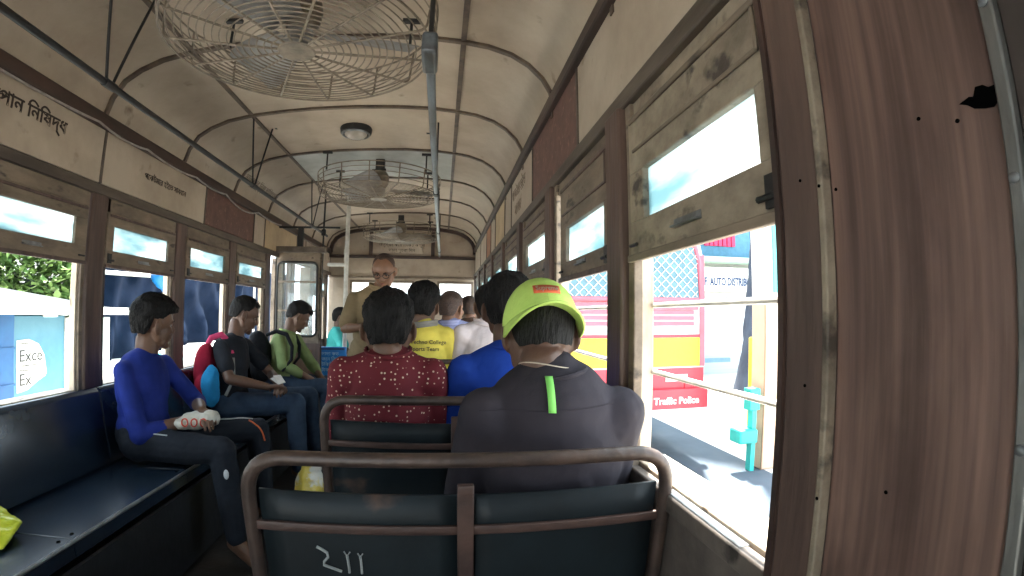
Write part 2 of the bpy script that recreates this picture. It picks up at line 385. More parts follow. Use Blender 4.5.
# near right window
w, sh = window(1, .508, 1.07, (.122, .452), (.205, .315), -.335, SASHR, off=.0, inset=(-.01, .035))
w2, sh2 = window(1, 1.17, 1.84, (.118, .452), (.180, .298), -.335, SASH, inset=(.0, .13))
for i in range(1, 7):
    window(1, RP[i] + .05, RP[i + 1] - .05, (.155, .452), (.235, .345), -.335, SASH, inset=(.0, .07))
for i in range(0, 10):
    if LP[i] + .06 > 4.3 and LP[i] < 5.3 or LP[i] < -.4: continue
    ww = (.255, .370) if i < 6 else (.27, .36)
    window(-1, LP[i] + .058, LP[i + 1] - .082, (.180 if i < 6 else .19, .43), ww, -.365, SASH, bars=False)

# sill channel with bright worn edge on the near right window
b = MB(); sbox(b, 1, .0, .020, .60, .86, -.352, -.338); b.build('trim_%d' % tn, METAL, kind='structure', bevel=.002); tn += 1

# ------------------------------------------------------------------ lettering on the frieze
def wtext(s, body, size, y, z, m, parent, off=.009, **kw):
    X = side_fn(s)(off)
    return text(body, size, (X, y, z + H), (0, 1, 0) if s < 0 else (0, -1, 0), (0, 0, 1), m, parent, **kw)
wtext(-1, "ধূমপান িনিষদ্ধ", .074, 1.345, .69, INK, wall_left, bold=.0012)
wtext(-1, "পেকটমার হইেত সাবধান", .047, 2.40, .665, INK, wall_left)
wtext(1, "পেকটমার হইেত", .10, 3.12, .72, mat('faded_lettering', (.27, .21, .16), (.2, .15, .11)), wall_right, sx=.8)
wtext(1, "সাবধান", .10, 3.0, .61, MATS['faded_lettering'], wall_right, sx=.8)
FADE = MATS['faded_lettering']
nrm = V((.62, 0, -.78)).normalized()
upv = V((-.42, 0, .9)).normalized()
for i, t in enumerate(("মালপত্র িনজ দািয়েত্ব", "রািখেবন")):
    text(t, .075, (-1.545 + .035 * i, 3.62, .985 - .0 + .03 * i - .09 * i + H), (0, 1, 0), (.55, 0, .83), FADE, ceiling)

# ------------------------------------------------------------------ front bulkhead
bf = MB()
def fb(x0, x1, z0, z1, y0=Y1, y1=Y1 + .06): bf.box(x0, x1, y0, y1, z0 + H, z1 + H)
wins = [(-1.27, -.44, .12, .41), (-.06, .38, .12, .41)]
fb(XL, XR, -H, .12); fb(XL, XR, .41, 1.22)
fb(XL, -1.27, .12, .41); fb(-.44, -.06, .12, .41); fb(.38, XR, .12, .41)
wall_front = bf.build('wall_front', CREAM, kind='structure')
for (x0, x1, z0, z1) in wins:
    w = empty('window_%d' % wn, ((x0 + x1) / 2, Y1, z0 + H), kind='structure'); wn += 1
    b = MB(); y = Y1 - .012
    b.box(x0 - .03, x0, y, Y1, z0 - .03 + H, z1 + .03 + H).box(x1, x1 + .03, y, Y1, z0 - .03 + H, z1 + .03 + H).box(x0, x1, y, Y1, z0 - .03 + H, z0 + H).box(x0, x1, y, Y1, z1 + H, z1 + .03 + H)
    b.build('window_frame', SASH, w, bevel=.003)
    MB().box(x0, x1, Y1 + .03, Y1 + .036, z0 + H, z1 + H).build('pane', GLASS, w)
arch = [(a, b) for a, b in offprof(-.045)]
MB().prism(PROF + arch[::-1], lambda a, b, d: V((a, d, b + H)), Y1 - .05, Y1).build('trim_%d' % tn, DARKWOOD, kind='structure', angle=60); tn += 1
MB().box(XL, XR, Y1 - .045, Y1, .745 + H, .785 + H).build('trim_%d' % tn, DARKWOOD, kind='structure', bevel=.004); tn += 1
MB().box(XL, XR, Y1 - .03, Y1, .47 + H, .50 + H).build('trim_%d' % tn, SASH, kind='structure', bevel=.004); tn += 1
for x in (-1.02, -.16):
    MB().box(x - .025, x + .025, Y1 - .03, Y1, .785 + H, 1.16 + H).build('trim_%d' % tn, DARKWOOD, kind='structure'); tn += 1
nb = empty('notice_board', (-.58, Y1 - .01, .82 + H), label='cream notice board with brown lettering lines high on the front bulkhead', cat='notice board')
MB().box(-.88, -.30, Y1 - .02, Y1 - .001, .82 + H, 1.10 + H).build('board', CREAM, nb, bevel=.004)
for i, t in enumerate(("যাত্রীগণ", "অনুগ্রহ কের িটিকট কাটুন", "ভাড়া খুচরা িদন")):
    text(t, .06, (-.59, Y1 - .021, .99 - .075 * i + H), (1, 0, 0), (0, 0, 1), INK, nb, align='CENTER')
# rear bulkhead with an open doorway
br = MB(); br.box(XL, -1.0, Y0 - .06, Y0, 0, .93 + H).box(-.35, XR, Y0 - .06, Y0, 0, .93 + H).box(XL, XR, Y0 - .06, Y0, .85 + H, 1.22 + H)
br.build('wall_back', LOWER, kind='structure')

# ------------------------------------------------------------------ door-side partition with rounded window
PY = 4.62
def rrect(x0, x1, z0, z1, r, n=5):
    out = []
    for cx_, cz_, a0 in ((x1 - r, z1 - r, 0), (x0 + r, z1 - r, 90), (x0 + r, z0 + r, 180), (x1 - r, z0 + r, 270)):
        for k in range(n + 1):
            a = math.radians(a0 + 90 * k / n); out.append((cx_ + r * math.cos(a), cz_ + r * math.sin(a)))
    return out
wp = empty('wall_partition', (-1.37, PY, 0), kind='structure')
hole_in = rrect(-1.575, -1.19, -.235, .452, .05)
outer = []
cx0, cz0 = -1.3825, .108
for (x, z) in hole_in:      # project to the outer rectangle
    X0, X1_, Z0_, Z1_ = XL, -1.155, -.30, .545
    dx, dz = x - cx0, z - cz0
    t = min((X1_ - cx0) / dx if dx > 0 else (X0 - cx0) / dx, (Z1_ - cz0) / dz if dz > 0 else (Z0_ - cz0) / dz)
    outer.append((cx0 + dx * t, cz0 + dz * t))
b = MB(); n = len(hole_in)
for d in (0, .03):
    b.add([V((x, PY + d, z + H)) for x, z in hole_in] + [V((x, PY + d, z + H)) for x, z in outer], [(i, (i + 1) % n, n + (i + 1) % n, n + i) for i in range(n)])
b.add([V((x, PY + d, z + H)) for d in (0, .03) for x, z in hole_in], [(i, (i + 1) % n, n + (i + 1) % n, n + i) for i in range(n)])
b.box(XL, XL + .012, PY, PY + .03, -.3 + H, .545 + H).box(-1.167, -1.155, PY, PY + .03, -.3 + H, .545 + H)
b.build('partition_frame', SASH, wp)
b = MB(); b.box(XL, -1.155, PY, PY + .03, 0, -.30 + H); b.build('partition_board', POST, wp)
b = MB(); b.box(-1.54, -1.22, PY - .008, PY, .12, -.36 + H); b.build('raised_panel', mat('brown_panel', (.17, .095, .05), (.09, .05, .03), scale=7, stretch=(1, 1, .3), rough=.4), wp, bevel=.004)
b = MB(); b.box(XL, -1.12, PY - .03, PY + .05, .545 + H, .60 + H); b.build('partition_head', HEADER, wp, bevel=.004)
b = MB()
for z in (.27, .0): b.box(-1.58, -1.185, PY - .006, PY + .012, z - .008 + H, z + .008 + H)
b.build('glazing_bar', SASH, wp)
b = MB(); b.tube([V((x, PY - .004, z + H)) for x, z in hole_in], .011, 8, closed=True); b.build('rubber_seal', BLACKM, wp)
MB().box(-1.575, -1.19, PY + .014, PY + .018, -.235 + H, .452 + H).build('pane', GLASS, wp)

# door posts on the left beyond the partition
for y in (4.74, 5.72):
    b = MB(); sbox(b, -1, -.07, .05, y - .03, y + .03, -H, .50); b.build('trim_%d' % tn, SASH, kind='structure', bevel=.004); tn += 1

# ------------------------------------------------------------------ handrails
def polyline(pts, r, n=6):       # rounds the corners of a path
    pts = [V(p) for p in pts]; out = [pts[0]]
    for i in range(1, len(pts) - 1):
        a = (pts[i - 1] - pts[i]); c = (pts[i + 1] - pts[i]); rr = min(r, a.length * .49, c.length * .49)
        p = pts[i] + a.normalized() * rr; q = pts[i] + c.normalized() * rr
        for k in range(n + 1):
            t = k / n; out.append(p.lerp(pts[i], t).lerp(pts[i].lerp(q, t), t))
    out.append(pts[-1]); return out
def handrail(x, ya, yb, z, hangers, m, label, r=.015, cx_=None):
    t = empty('ceiling_handrail', (x, ya, z + H), label=label, cat='handrail', group='long handrails under the ceiling')
    MB().tube([(x, ya, z + H), (x, (ya + yb) / 2, z + H), (x, yb, z + H)], r, 12).build('rail_tube', m, t)
    for (yh, side) in hangers:
        for dy, dx in ((-.11, .0), (.10, side * .05)):
            ztop = 1.16 if x < -.8 else 1.185
            p = V((x + dx, yh + dy, ztop + H))
            b = MB(); b.tube([p, V((x, yh + dy * .18, z + .012 + H))], .0055, 8); b.box(p.x - .03, p.x + .03, p.y - .012, p.y + .012, ztop - .004 + H, ztop + .012 + H)
            b.build('hanger_rod', BLACKM, t)
        MB().tube([(x, yh - .03, z + H), (x, yh + .03, z + H)], r + .004, 12).build('clamp', BLACKM, t)
    return t
hl = handrail(-1.185, -.9, 4.92, .75, [(1.50, 1), (2.93, 1), (4.35, 1)], BLACKM, 'long black handrail hung by thin rods above the left side bench', r=.012)
hc = handrail(-.062, 1.29, 6.5, .75, [(3.05, -1), (4.55, -1), (6.0, -1)], RAILM, 'long blue-grey handrail hung over the seats right of the fans')
b = MB(); b.tube([(-.062, 1.31, .75 + H), (-.062, 1.31, 1.175 + H)], .008, 10); b.build('hanger_rod', BLACKM, hc)
b = MB(); b.tube([(-.062 + .016 * math.cos(a), 1.29, .765 + H + .016 * math.sin(a)) for a in [2 * pi * k / 14 for k in range(14)]], .006, 8, closed=True); b.build('end_ring', RUST, hc)
b = MB(); b.box(-.085, -.04, 1.26, 1.40, .715 + H, .785 + H); b.build('end_clamp', RAILM, hc, bevel=.01)

# vertical poles beside the doorway
t = empty('door_pole', (-.975, 4.92, 0), label='white vertical pole standing in the doorway aisle with a short crossbar', cat='pole')
MB().tube([(-.975, 4.92, 0), (-.975, 4.92, 1.16 + H)], .021, 14).build('pole', WHITEP, t)
MB().box(-1.165, -.975, 4.905, 4.935, .448 + H, .482 + H).build('crossbar', WHITEP, t, bevel=.005)
MB().tube([(-.975, 4.92, .50 + H), (-.975, 4.92, .62 + H)], .025, 12).build('pole_joint', WHITEP, t)
t = empty('slim_pole', (-1.17, 4.69, 0), label='slim dark pole rising from the partition edge to the ceiling', cat='pole')
MB().tube([(-1.165, 4.70, .0), (-1.165, 4.70, 1.155 + H)], .009, 10).build('pole', BLACKM, t)
MB().box(-1.185, -1.145, 4.685, 4.715, .72 + H, .78 + H).build('bracket', BLACKM, t, bevel=.003)
t = empty('rail_bracket', (-1.2, 4.62, .55 + H), label='black iron bracket holding a thin bar above the door-side partition', cat='bracket')
MB().box(-1.39, -1.34, 4.60, 4.64, .56 + H, .79 + H).build('upright', BLACKM, t, bevel=.004)
MB().tube([(-1.58, 4.62, .785 + H), (-.99, 4.62, .785 + H)], .010, 8).build('bar', BLACKM, t)

# sagging cable along the left cornice
pts = []
clips = [-.9, .1, 1.0, 1.95, 2.35, 2.9, 3.35, 4.0, 4.6]
for i in range(len(clips) - 1):
    for k in range(10):
        u = k / 10; sag = (.018 if i != 6 else .05) * 4 * u * (1 - u)
        pts.append((XL + .043, lerp(clips[i], clips[i + 1], u), .800 - sag + H))
pts.append((XL + .043, 4.6, .80 + H))
o = MB().tube(pts, .0055, 8).build('cable', CABLE, label='thin pale cable sagging along the dark cornice of the left wall', cat='cable')

# ------------------------------------------------------------------ caged fans
def make_fan(c, R_, label):
    x, y = c
    t = empty('ceiling_fan', (x, y, .88 + H), label=label, cat='fan', group='caged ceiling fans')
    zu, zl = 1.035, .895
    def ring(r, z, tr=.003, seg=8, n=64): return [V((x + r * math.cos(2 * pi * k / n), y + r * math.sin(2 * pi * k / n), z + H)) for k in range(n)]
    b = MB()
    for k, (rr, z) in enumerate(((R_, zu), (R_ * 1.0, zu - .035), (R_ * .995, zu - .07), (R_ * .985, zu - .105), (R_ * .965, zl))):
        b.tube(ring(rr, z), .0042 if k in (0, 4) else .0026, 6, closed=True)
    for k in range(1, 16):
        f = k / 16; rr = R_ * (.965 - f * (.965 - .13)); z = zl - .018 * math.sin(f * pi / 2)
        b.tube(ring(rr, z), .0027, 5, closed=True)
    b.build('cage_ring', CAGE, t)
    b = MB()
    for k in range(14):
        a = 2 * pi * k / 14 + .2; d = V((math.cos(a), math.sin(a), 0)); o_ = V((x, y, H))
        b.tube(polyline([o_ + d * R_ + V((0, 0, zu)), o_ + d * (R_ * .97) + V((0, 0, zl)), o_ + d * (R_ * .5) + V((0, 0, zl - .013)), o_ + d * .05 + V((0, 0, zl - .018))], .03, 4), .0046, 6)
    b.build('cage_spoke', CAGE, t)
    MB().lathe([(.062, -.008), (.066, -.002), (.05, .006)], (x, y, zl - .018 + H), 24).build('cage_hub', CAGE, t)
    # motor, stem and blades
    MB().lathe([(.02, -.085), (.05, -.07), (.068, -.04), (.074, 0), (.068, .035), (.05, .06), (.03, .07)], (x, y, 1.03 + H), 28).build('motor', MOTOR, t)
    b = MB(); b.box(x - .035, x + .035, y - .03, y + .03, 1.09 + H, 1.19 + H); b.tube([(x + .05, y - .03, 1.10 + H), (x - .06, y - .03, 1.09 + H)], .012, 8); b.build('mount', BLACKM, t, bevel=.006)
    for k in range(3):
        a = 2 * pi * k / 3 + .25; d = V((math.cos(a), math.sin(a), 0)); s_ = V((-math.sin(a), math.cos(a), 0))
        rows = []
        for j in range(9):
            f = j / 8; w = .055 + .05 * math.sin(min(1, f * 1.25) * pi / 2) * (1 if f < .9 else .8)
            rad = .075 + f * (R_ * .86 - .075)
            rows.append([V((x, y, .945 + H)) + d * rad + s_ * (u * w) + V((0, 0, u * w * .42 + .006 * (1 - u * u))) for u in (-1, -.5, 0, .5, 1)])
        MB().grid(rows).build('blade', FANB, t, solid=.003)
    MB().lathe([(.02, -.03), (.045, -.024), (.05, 0), (.045, .02)], (x, y, .945 + H), 20).build('blade_hub', FANB, t)
    for a in (.6, 2.55, 3.75, 5.7):
        p = V((x + R_ * .93 * math.cos(a), y + R_ * .93 * math.sin(a), 0)); ztop = 1.155
        b = MB(); b.tube([p + V((0, 0, zu - .005 + H)), p + V((0, 0, ztop + H))], .006, 8); b.box(p.x - .035, p.x + .035, p.y - .01, p.y + .01, ztop - .003 + H, ztop + .012 + H)
        b.build('cage_hanger', BLACKM, t)
    return t
make_fan((-.53, 1.55), .475, 'large caged fan nearest on the ceiling, its whole wire basket overhead')
make_fan((-.52, 3.78), .475, 'middle caged ceiling fan with a brown motor, between the lamp and front fan')
make_fan((-.54, 6.02), .46, 'farthest small caged ceiling fan near the front notice board')

# round ceiling lamp
t = empty('ceiling_lamp', (-.60, 3.10, 1.18 + H), label='round glass ceiling lamp with dark sooty rim between the near and middle fans', cat='lamp')
MB().lathe([(.085, -.035), (.10, -.03), (.105, 0), (.10, .012)], (-.60, 3.10, 1.18 + H), 28).build('lamp_rim', BLACKM, t)
MB().lathe([(.02, -.052), (.05, -.045), (.072, -.03), (.078, -.01)], (-.60, 3.10, 1.165 + H), 24).build('glass_dome', mat('lamp_glass', (.42, .38, .33), (.30, .26, .22), rough=.12, bump=0), t)
MB().tube([(-.60 + .088 * math.cos(a), 3.10 + .088 * math.sin(a), 1.145 + H) for a in [2 * pi * k / 24 for k in range(24)]], .007, 6, closed=True).build('chrome_ring', METAL, t)

# ------------------------------------------------------------------ left side bench
t = empty('side_bench', (-1.35, 1.8, 0), label='long dark blue vinyl bench running along the left wall', cat='bench')
BF = -1.125; YB0, YB1 = -.85, 4.58
seams = [YB0, -.1, .62, 1.33, 2.06, 2.78, 3.5, YB1]
for i in range(len(seams) - 1):
    b = MB(); prof = [(XL + .06, -.71), (BF + .01, -.70), (BF, -.715), (BF + .005, -.76), (XL + .06, -.76)]
    b.prism(prof, lambda a, z, d: V((a, d, z + H)), seams[i] + .001, seams[i + 1] - .001); b.build('seat_board', VINYL, t, bevel=.003)
    b = MB(); bp = [(XL + .006, -.365), (XL + .035, -.36), (XL + .055, -.38), (XL + .10, -.70), (XL + .006, -.70)]
    b.prism(bp, lambda a, z, d: V((a, d, z + H)), seams[i] + .002, seams[i + 1] - .002); b.build('backrest_board', VINYL, t, bevel=.006)
MB().box(BF + .02, BF + .035, YB0, YB1, .04, -.77 + H).build('front_board', mat('bench_front', (.02, .022, .026), (.01, .011, .013), rough=.5), t)
MB().tube([(BF + .004, YB0, -.705 + H), (BF + .004, YB1, -.705 + H)], .007, 8).build('edge_strip', METAL, t)
for y in seams[1:-1]:
    for dy in (-.03, .03): MB().lathe([(.007, 0), (.005, .003)], (BF - .03, y + dy, -.701 + H), 10).build('screw', DARKH, t)

# ------------------------------------------------------------------ cross seats
def cross_seat(y, label, first=False, x0=-.345, x1=.415):
    t = empty('tram_seat', ((x0 + x1) / 2, y, 0), label=label, cat='seat', group='two-person cross seats on the right')
    zt = -.252; r = .0135; lean = .08
    def P(x, z): return V((x, y + lean * (zt - z) / .55, z + H))
    path = polyline([P(x0, -H + .005), P(x0, -.62), P(x0, zt), P(x1, zt), P(x1, -.62), P(x1, -H + .005)], .075, 8)
    MB().tube(path, r, 14).build('tube_frame', RUST, t)
    xm = (x0 + x1) / 2 + .005
    # two curved back plates
    for a, c in ((x0 + .018, xm - .006), (xm + .006, x1 - .018)):
        rows = []
        for j in range(7):
            z = lerp(-.313, -.64, j / 6)
            rows.append([P(x, z) + V((0, .020 * (1 - ((x - xm) / .38) ** 2) + .004, -.014 * (1 - ((x - xm) / .38) ** 2))) for x in [lerp(a, c, i / 8) for i in range(9)]])
        MB().grid(rows).build('back_plate', SEATBACK, t, solid=.006, bevel=.0)
        def band(z0, z1, off):
            rows = []
            for j in range(2):
                z = (z0, z1)[j]
                rows.append([P(x, z) + V((0, .020 * (1 - ((x - xm) / .38) ** 2) + off, -.014 * (1 - ((x - xm) / .38) ** 2))) for x in [lerp(a - .012, c + .006, i / 8) for i in range(9)]])
            return rows
        MB().grid(band(-.373, -.391, -.004)).build('back_slat', SLAT, t, solid=.008, bevel=.002)
    MB().obox(P(xm, -.47) + V((0, .010, 0)), (.030, .012, .34), Matrix.Rotation(lean / .55, 3, 'X')).build('centre_strap', SLAT, t, bevel=.003)
    MB().box(x0 + .01, x1 - .01, y + .07, y + .43, -.715 + H, -.685 + H).build('seat_board', SEATBACK, t, bevel=.01)
    for x in (x0 + .02, x1 - .02):
        MB().tube([(x, y + .40, .005), (x, y + .40, -.70 + H)], .012, 10).build('leg', RUST, t)
    return t
s1 = cross_seat(.835, 'nearest cross seat with rusty tube frame and dark blue-green back plates')
s2 = cross_seat(1.42, 'second cross seat, between the nearest seat and the man in the maroon shirt')
s3 = cross_seat(2.58, 'third cross seat, its rail behind the yellow and white shirts')
s4 = cross_seat(3.20, 'fourth cross seat carrying the person in the lavender shirt')
# scrawled paint marks on the nearest seat
def scrawl(pts, r): 
    MB().tube([V((x, .835 + 0.08 * (-.252 - z) / .55 + .020 * (1 - ((x - .04) / .38) ** 2) - .001, z - .022 + H)) for x, z in pts], r, 6).build('scrawled_mark', CHALK, s1)
scrawl([(-.232, -.407), (-.224, -.412), (-.214, -.420), (-.213, -.430), (-.221, -.440), (-.222, -.447), (-.205, -.455), (-.190, -.462)], .0028)
scrawl([(-.178, -.425), (-.177, -.436), (-.176, -.452), (-.176, -.465)], .0026)
scrawl([(-.154, -.428), (-.153, -.440), (-.153, -.455), (-.153, -.467)], .0026)
scrawl([(-.183, -.418), (-.178, -.428), (-.172, -.419)], .0016)
scrawl([(-.158, -.422), (-.154, -.431), (-.149, -.423)], .0016)

# ------------------------------------------------------------------ people
def skinmat(name, c):
    m = mat(name, c, tuple(x * .82 for x in c), scale=18, rough=.5, bump=.06, bscale=120)
    P = m.node_tree.nodes['Principled BSDF']; P.inputs['Subsurface Weight'].default_value = .08; P.inputs['Subsurface Radius'].default_value = (.6, .25, .12)
    P.inputs['Subsurface Scale'].default_value = .01
    return m
SK1 = skinmat('skin_brown', (.150, .078, .048)); SK2 = skinmat('skin_deep_brown', (.115, .058, .036)); SK3 = skinmat('skin_warm_brown', (.22, .11, .065))
HAIR = mat('black_hair', (.010, .009, .009), (.004, .0035, .0035), scale=40, stretch=(1, 1, .25), rough=.7, bump=.8, bscale=140, spec=.2)
HAIRB = mat('brown_cropped_hair', (.06, .03, .02), (.03, .016, .012), scale=60, rough=.6, bump=.7, bscale=160)
EYEW = mat('eye_white', (.30, .27, .25), rough=.2, bump=0); IRIS = mat('dark_iris', (.02, .012, .01), rough=.1, bump=0)
LIP = mat('lip_brown', (.22, .085, .07), rough=.4, bump=0)
def cloth(name, c, c2=None, rough=.85, **kw):
    return mat(name, c, c2 or tuple(x * .72 for x in c), scale=7, rough=rough, bump=.35, bscale=22, spec=.2, detail=3, **kw)

def fuse(b, voxel, m, name, parent, smooth=4, fac=.5, wob=0.0, wsc=9.0, seed=0):
    me = b.mesh('tmp', smooth=False); o = bpy.data.objects.new('tmp', me); COL.objects.link(o)
    md = o.modifiers.new('r', 'REMESH'); md.mode = 'VOXEL'; md.voxel_size = voxel; md.use_smooth_shade = True
    if smooth:
        sm = o.modifiers.new('s', 'SMOOTH'); sm.factor = fac; sm.iterations = smooth
    dg = bpy.context.evaluated_depsgraph_get(); dg.update()
    out = bpy.data.meshes.new_from_object(o.evaluated_get(dg)); bpy.data.objects.remove(o); bpy.data.meshes.remove(me)
    if wob:
        no = [v.normal.copy() for v in out.vertices]
        for v, n_ in zip(out.vertices, no):
            p = v.co
            a = noise.noise(V((p.x * wsc, p.y * wsc, p.z * wsc * .8 + seed * 7))) + .5 * abs(noise.noise(V((p.x * wsc * 2.1 + 5, p.y * wsc * 2.1, p.z * wsc * 1.7 + seed * 3))))
            v.co = p + n_ * (a * wob)
    for p in out.polygons: p.use_smooth = True
    out.materials.clear(); out.materials.append(m)
    return link(name, out, parent)

def frame(yaw, pitch=0.0, roll=0.0):
    # yaw: heading clockwise from +Y (forward of the tram); columns = right, forward, up
    return (Matrix.Rotation(-math.radians(yaw), 3, 'Z') @ Matrix.Rotation(math.radians(pitch), 3, 'X') @ Matrix.Rotation(math.radians(roll), 3, 'Y'))

def head_prims(b, c, R, s=1.0, ears=True):
    f = lambda x, y, z: V(c) + R @ V((x * s, y * s, z * s))
    b.ell(f(0, -.012, .030), (.076 * s, .095 * s, .086 * s), R, 28, 18)
    b.ell(f(0, .020, -.030), (.062 * s, .070 * s, .078 * s), R, 24, 16)
    b.cap(f(-.030, .030, -.078), f(.030, .030, -.078), .028 * s)
    b.ell(f(0, .066, -.092), (.024 * s, .020 * s, .019 * s), R)          # chin
    b.cap(f(-.046, .010, -.060), f(-.052, -.012, -.020), .022 * s); b.cap(f(.046, .010, -.060), f(.052, -.012, -.020), .022 * s)
    b.cap(f(-.034, .071, .026), f(.034, .071, .026), .012 * s)           # brow
    b.ell(f(-.040, .056, -.018), (.022 * s, .022 * s, .020 * s), R); b.ell(f(.040, .056, -.018), (.022 * s, .022 * s, .020 * s), R)
    b.cap(f(0, .078, .018), f(0, .096, -.020), .0085 * s, .0125 * s)     # nose
    b.ell(f(-.011,   .087, -.025), (.009 * s, .009 * s, .007 * s), R); b.ell(f(.011, .092, -.025), (.008 * s, .009 * s, .007 * s), R)
    b.cap(f(-.016, .078, -.052), f(.016, .078, -.052), .0105 * s)        # mouth
    if ears:
        for q in (-1, 1):
            E = R @ Matrix.Rotation(q * math.radians(28), 3, 'Z')
            b.ell(f(q * .083, -.012, -.006), (.008 * s, .020 * s, .033 * s), E)
            b.ell(f(q * .077, -.004, -.030), (.007 * s, .010 * s, .012 * s), E)

def face_bits(c, R, s, body, gaze=(0, 0)):
    f = lambda x, y, z: V(c) + R @ V((x * s, y * s, z * s))
    for q in (-1, 1):
        MB().ell(f(q * .031, .0635, .006), (.0120 * s, .0120 * s, .0075 * s), R, 14, 10).build('eye', EYEW, body)
        MB().ell(f(q * .031 + gaze[0], .0725, .004 + gaze[1]), (.0058 * s, .004 * s, .006 * s), R, 10, 8).build('iris', IRIS, body)
        MB().tube([f(q * .014, .083, .023), f(q * .030, .083, .029), f(q * .046, .073, .024)], [.0025 * s, .004 * s, .002 * s], 8).build('eyebrow', HAIR, body)
    b = MB(); b.tube([f(-.022, .082, -.053), f(-.010, .0895, -.049), f(0, .0905, -.0505), f(.010, .0895, -.049), f(.022, .082, -.053)], [.001, .0035 * s, .0035 * s, .0035 * s, .001], 8)
    b.tube([f(-.019, .082, -.055), f(0, .0895, -.0585), f(.019, .082, -.055)], [.001, .0048 * s, .001], 8)
    b.build('lips', LIP, body)

def hair(c, R, s, parent, m=None, thick=.014, front=36, side=-2, back=-40, tuft=.004, top=.0, seed=1, name='hair', fringe=0.0):
    # a closed shell over the cranium; elevation limits (degrees) of the hairline at front, side and back
    c = V(c); rows = []; nu, nv = 110, 44
    outer, inner = [], []
    for j in range(nv + 1):
        ro, ri = [], []
        for i in range(nu):
            az = 2 * pi * i / nu            # 0 = front
            ca = math.cos(az)
            sd = 1 - abs(ca)
            if ca > 0: lim = lerp(side, front, max(0, min(1, (ca - .22) / .38)) ** .7)
            else: lim = lerp(side - 3, back, min(1, max(0, -ca - .22) / .34) ** .8)
            lim += 3 * noise.noise(V((math.sin(az) * 4, ca * 4, seed)))
            el = math.radians(lerp(90, lim, j / nv))
            d = V((math.sin(az) * math.cos(el), math.cos(az) * math.cos(el), math.sin(el)))
            # cranium + nape profile
            hs = 1.0 if d.z > 0 else math.cos(el) ** -.42
            base = V((d.x * .078 * hs, d.y * .097 * hs - .012, d.z * (.088 if d.z > 0 else .125) + .030))
            t_ = thick * (1 if j < nv - 6 else (nv + 1.0 - j) / 7.0)
            t_ *= .62 + .38 * max(0, d.z + .35)
            if ca < .3: t_ *= .30 + .70 * min(1, (nv - j) / (nv * .40)) ** .8
            nn = noise.noise(V((d.x * 3.5, d.y * 3.5, d.z * 3.5 + seed))) + .6 * noise.noise(V((d.x * 11, d.y * 11, d.z * 6 + seed * 2))) + .55 * noise.noise(V((d.x * 30, d.y * 30, d.z * 16 + seed)))
            up = max(0, d.z) * top + fringe * max(0, ca) * max(0, 1 - abs(math.degrees(el) - lim) / 30)
            ro.append(c + R @ ((base + d * (t_ + up + tuft * nn)) * s)); ri.append(c + R @ ((base - d * .008) * s))
        outer.append(ro); inner.append(ri)
    b = MB(); b.grid(outer, True); b.grid(inner, True)
    n0 = (nv + 1) * nu; last = nv * nu
    b.f += [(last + i, last + (i + 1) % nu, n0 + last + (i + 1) % nu, n0 + last + i) for i in range(nu)]
    b.f += [tuple(range(nu)), tuple(n0 + i for i in range(nu))[::-1]]
    return b.build(name, m or HAIR, parent, angle=70)

def hand(b, W, d, n, thumb, curl=35, s=1.0, spread=0.0, curls=None):
    # W wrist, d towards the fingers, n towards the palm side, thumb=+1/-1 along d x n
    W = V(W); d = V(d).normalized(); n = V(n); n = (n - d * n.dot(d)).normalized(); t = d.cross(n) * thumb
    for i, (off, ln) in enumerate(((.030, .068), (.010, .076), (-.010, .071), (-.029, .056))):
        k = W + d * (.088 - .006 * abs(i - 1)) * s + t * off * s
        b.cap(W + d * .012 * s + t * off * .55 * s, k, .0125 * s, .0105 * s, 10)
        c = curls[i] if curls else curl + 5 * i; p = k; a = math.radians(c * .45)
        dd = (d + t * (off * spread * 10)).normalized()
        for seg, (fr, r0, r1) in enumerate(((.45, .0088, .0082), (.31, .0082, .0075), (.24, .0075, .0064))):
            q = p + (dd * math.cos(a) + n * math.sin(a)) * (ln * fr * s); b.cap(p, q, r0 * s, r1 * s, 10); p = q; a += math.radians(c)
    b.ell(W + d * .048 * s + n * .002, (.036 * s, .036 * s, .012 * s), Matrix((t, d, n)).transposed(), 16, 8)
    p = W + d * .022 * s + t * .026 * s + n * .004
    q = p + (d * .6 + t * .62 + n * .35).normalized() * .040 * s; e = q + (d * .85 + t * .15 + n * .45).normalized() * .030 * s
    b.cap(p, q, .013 * s, .0098 * s, 10); b.cap(q, e, .0098 * s, .0075 * s, 10)

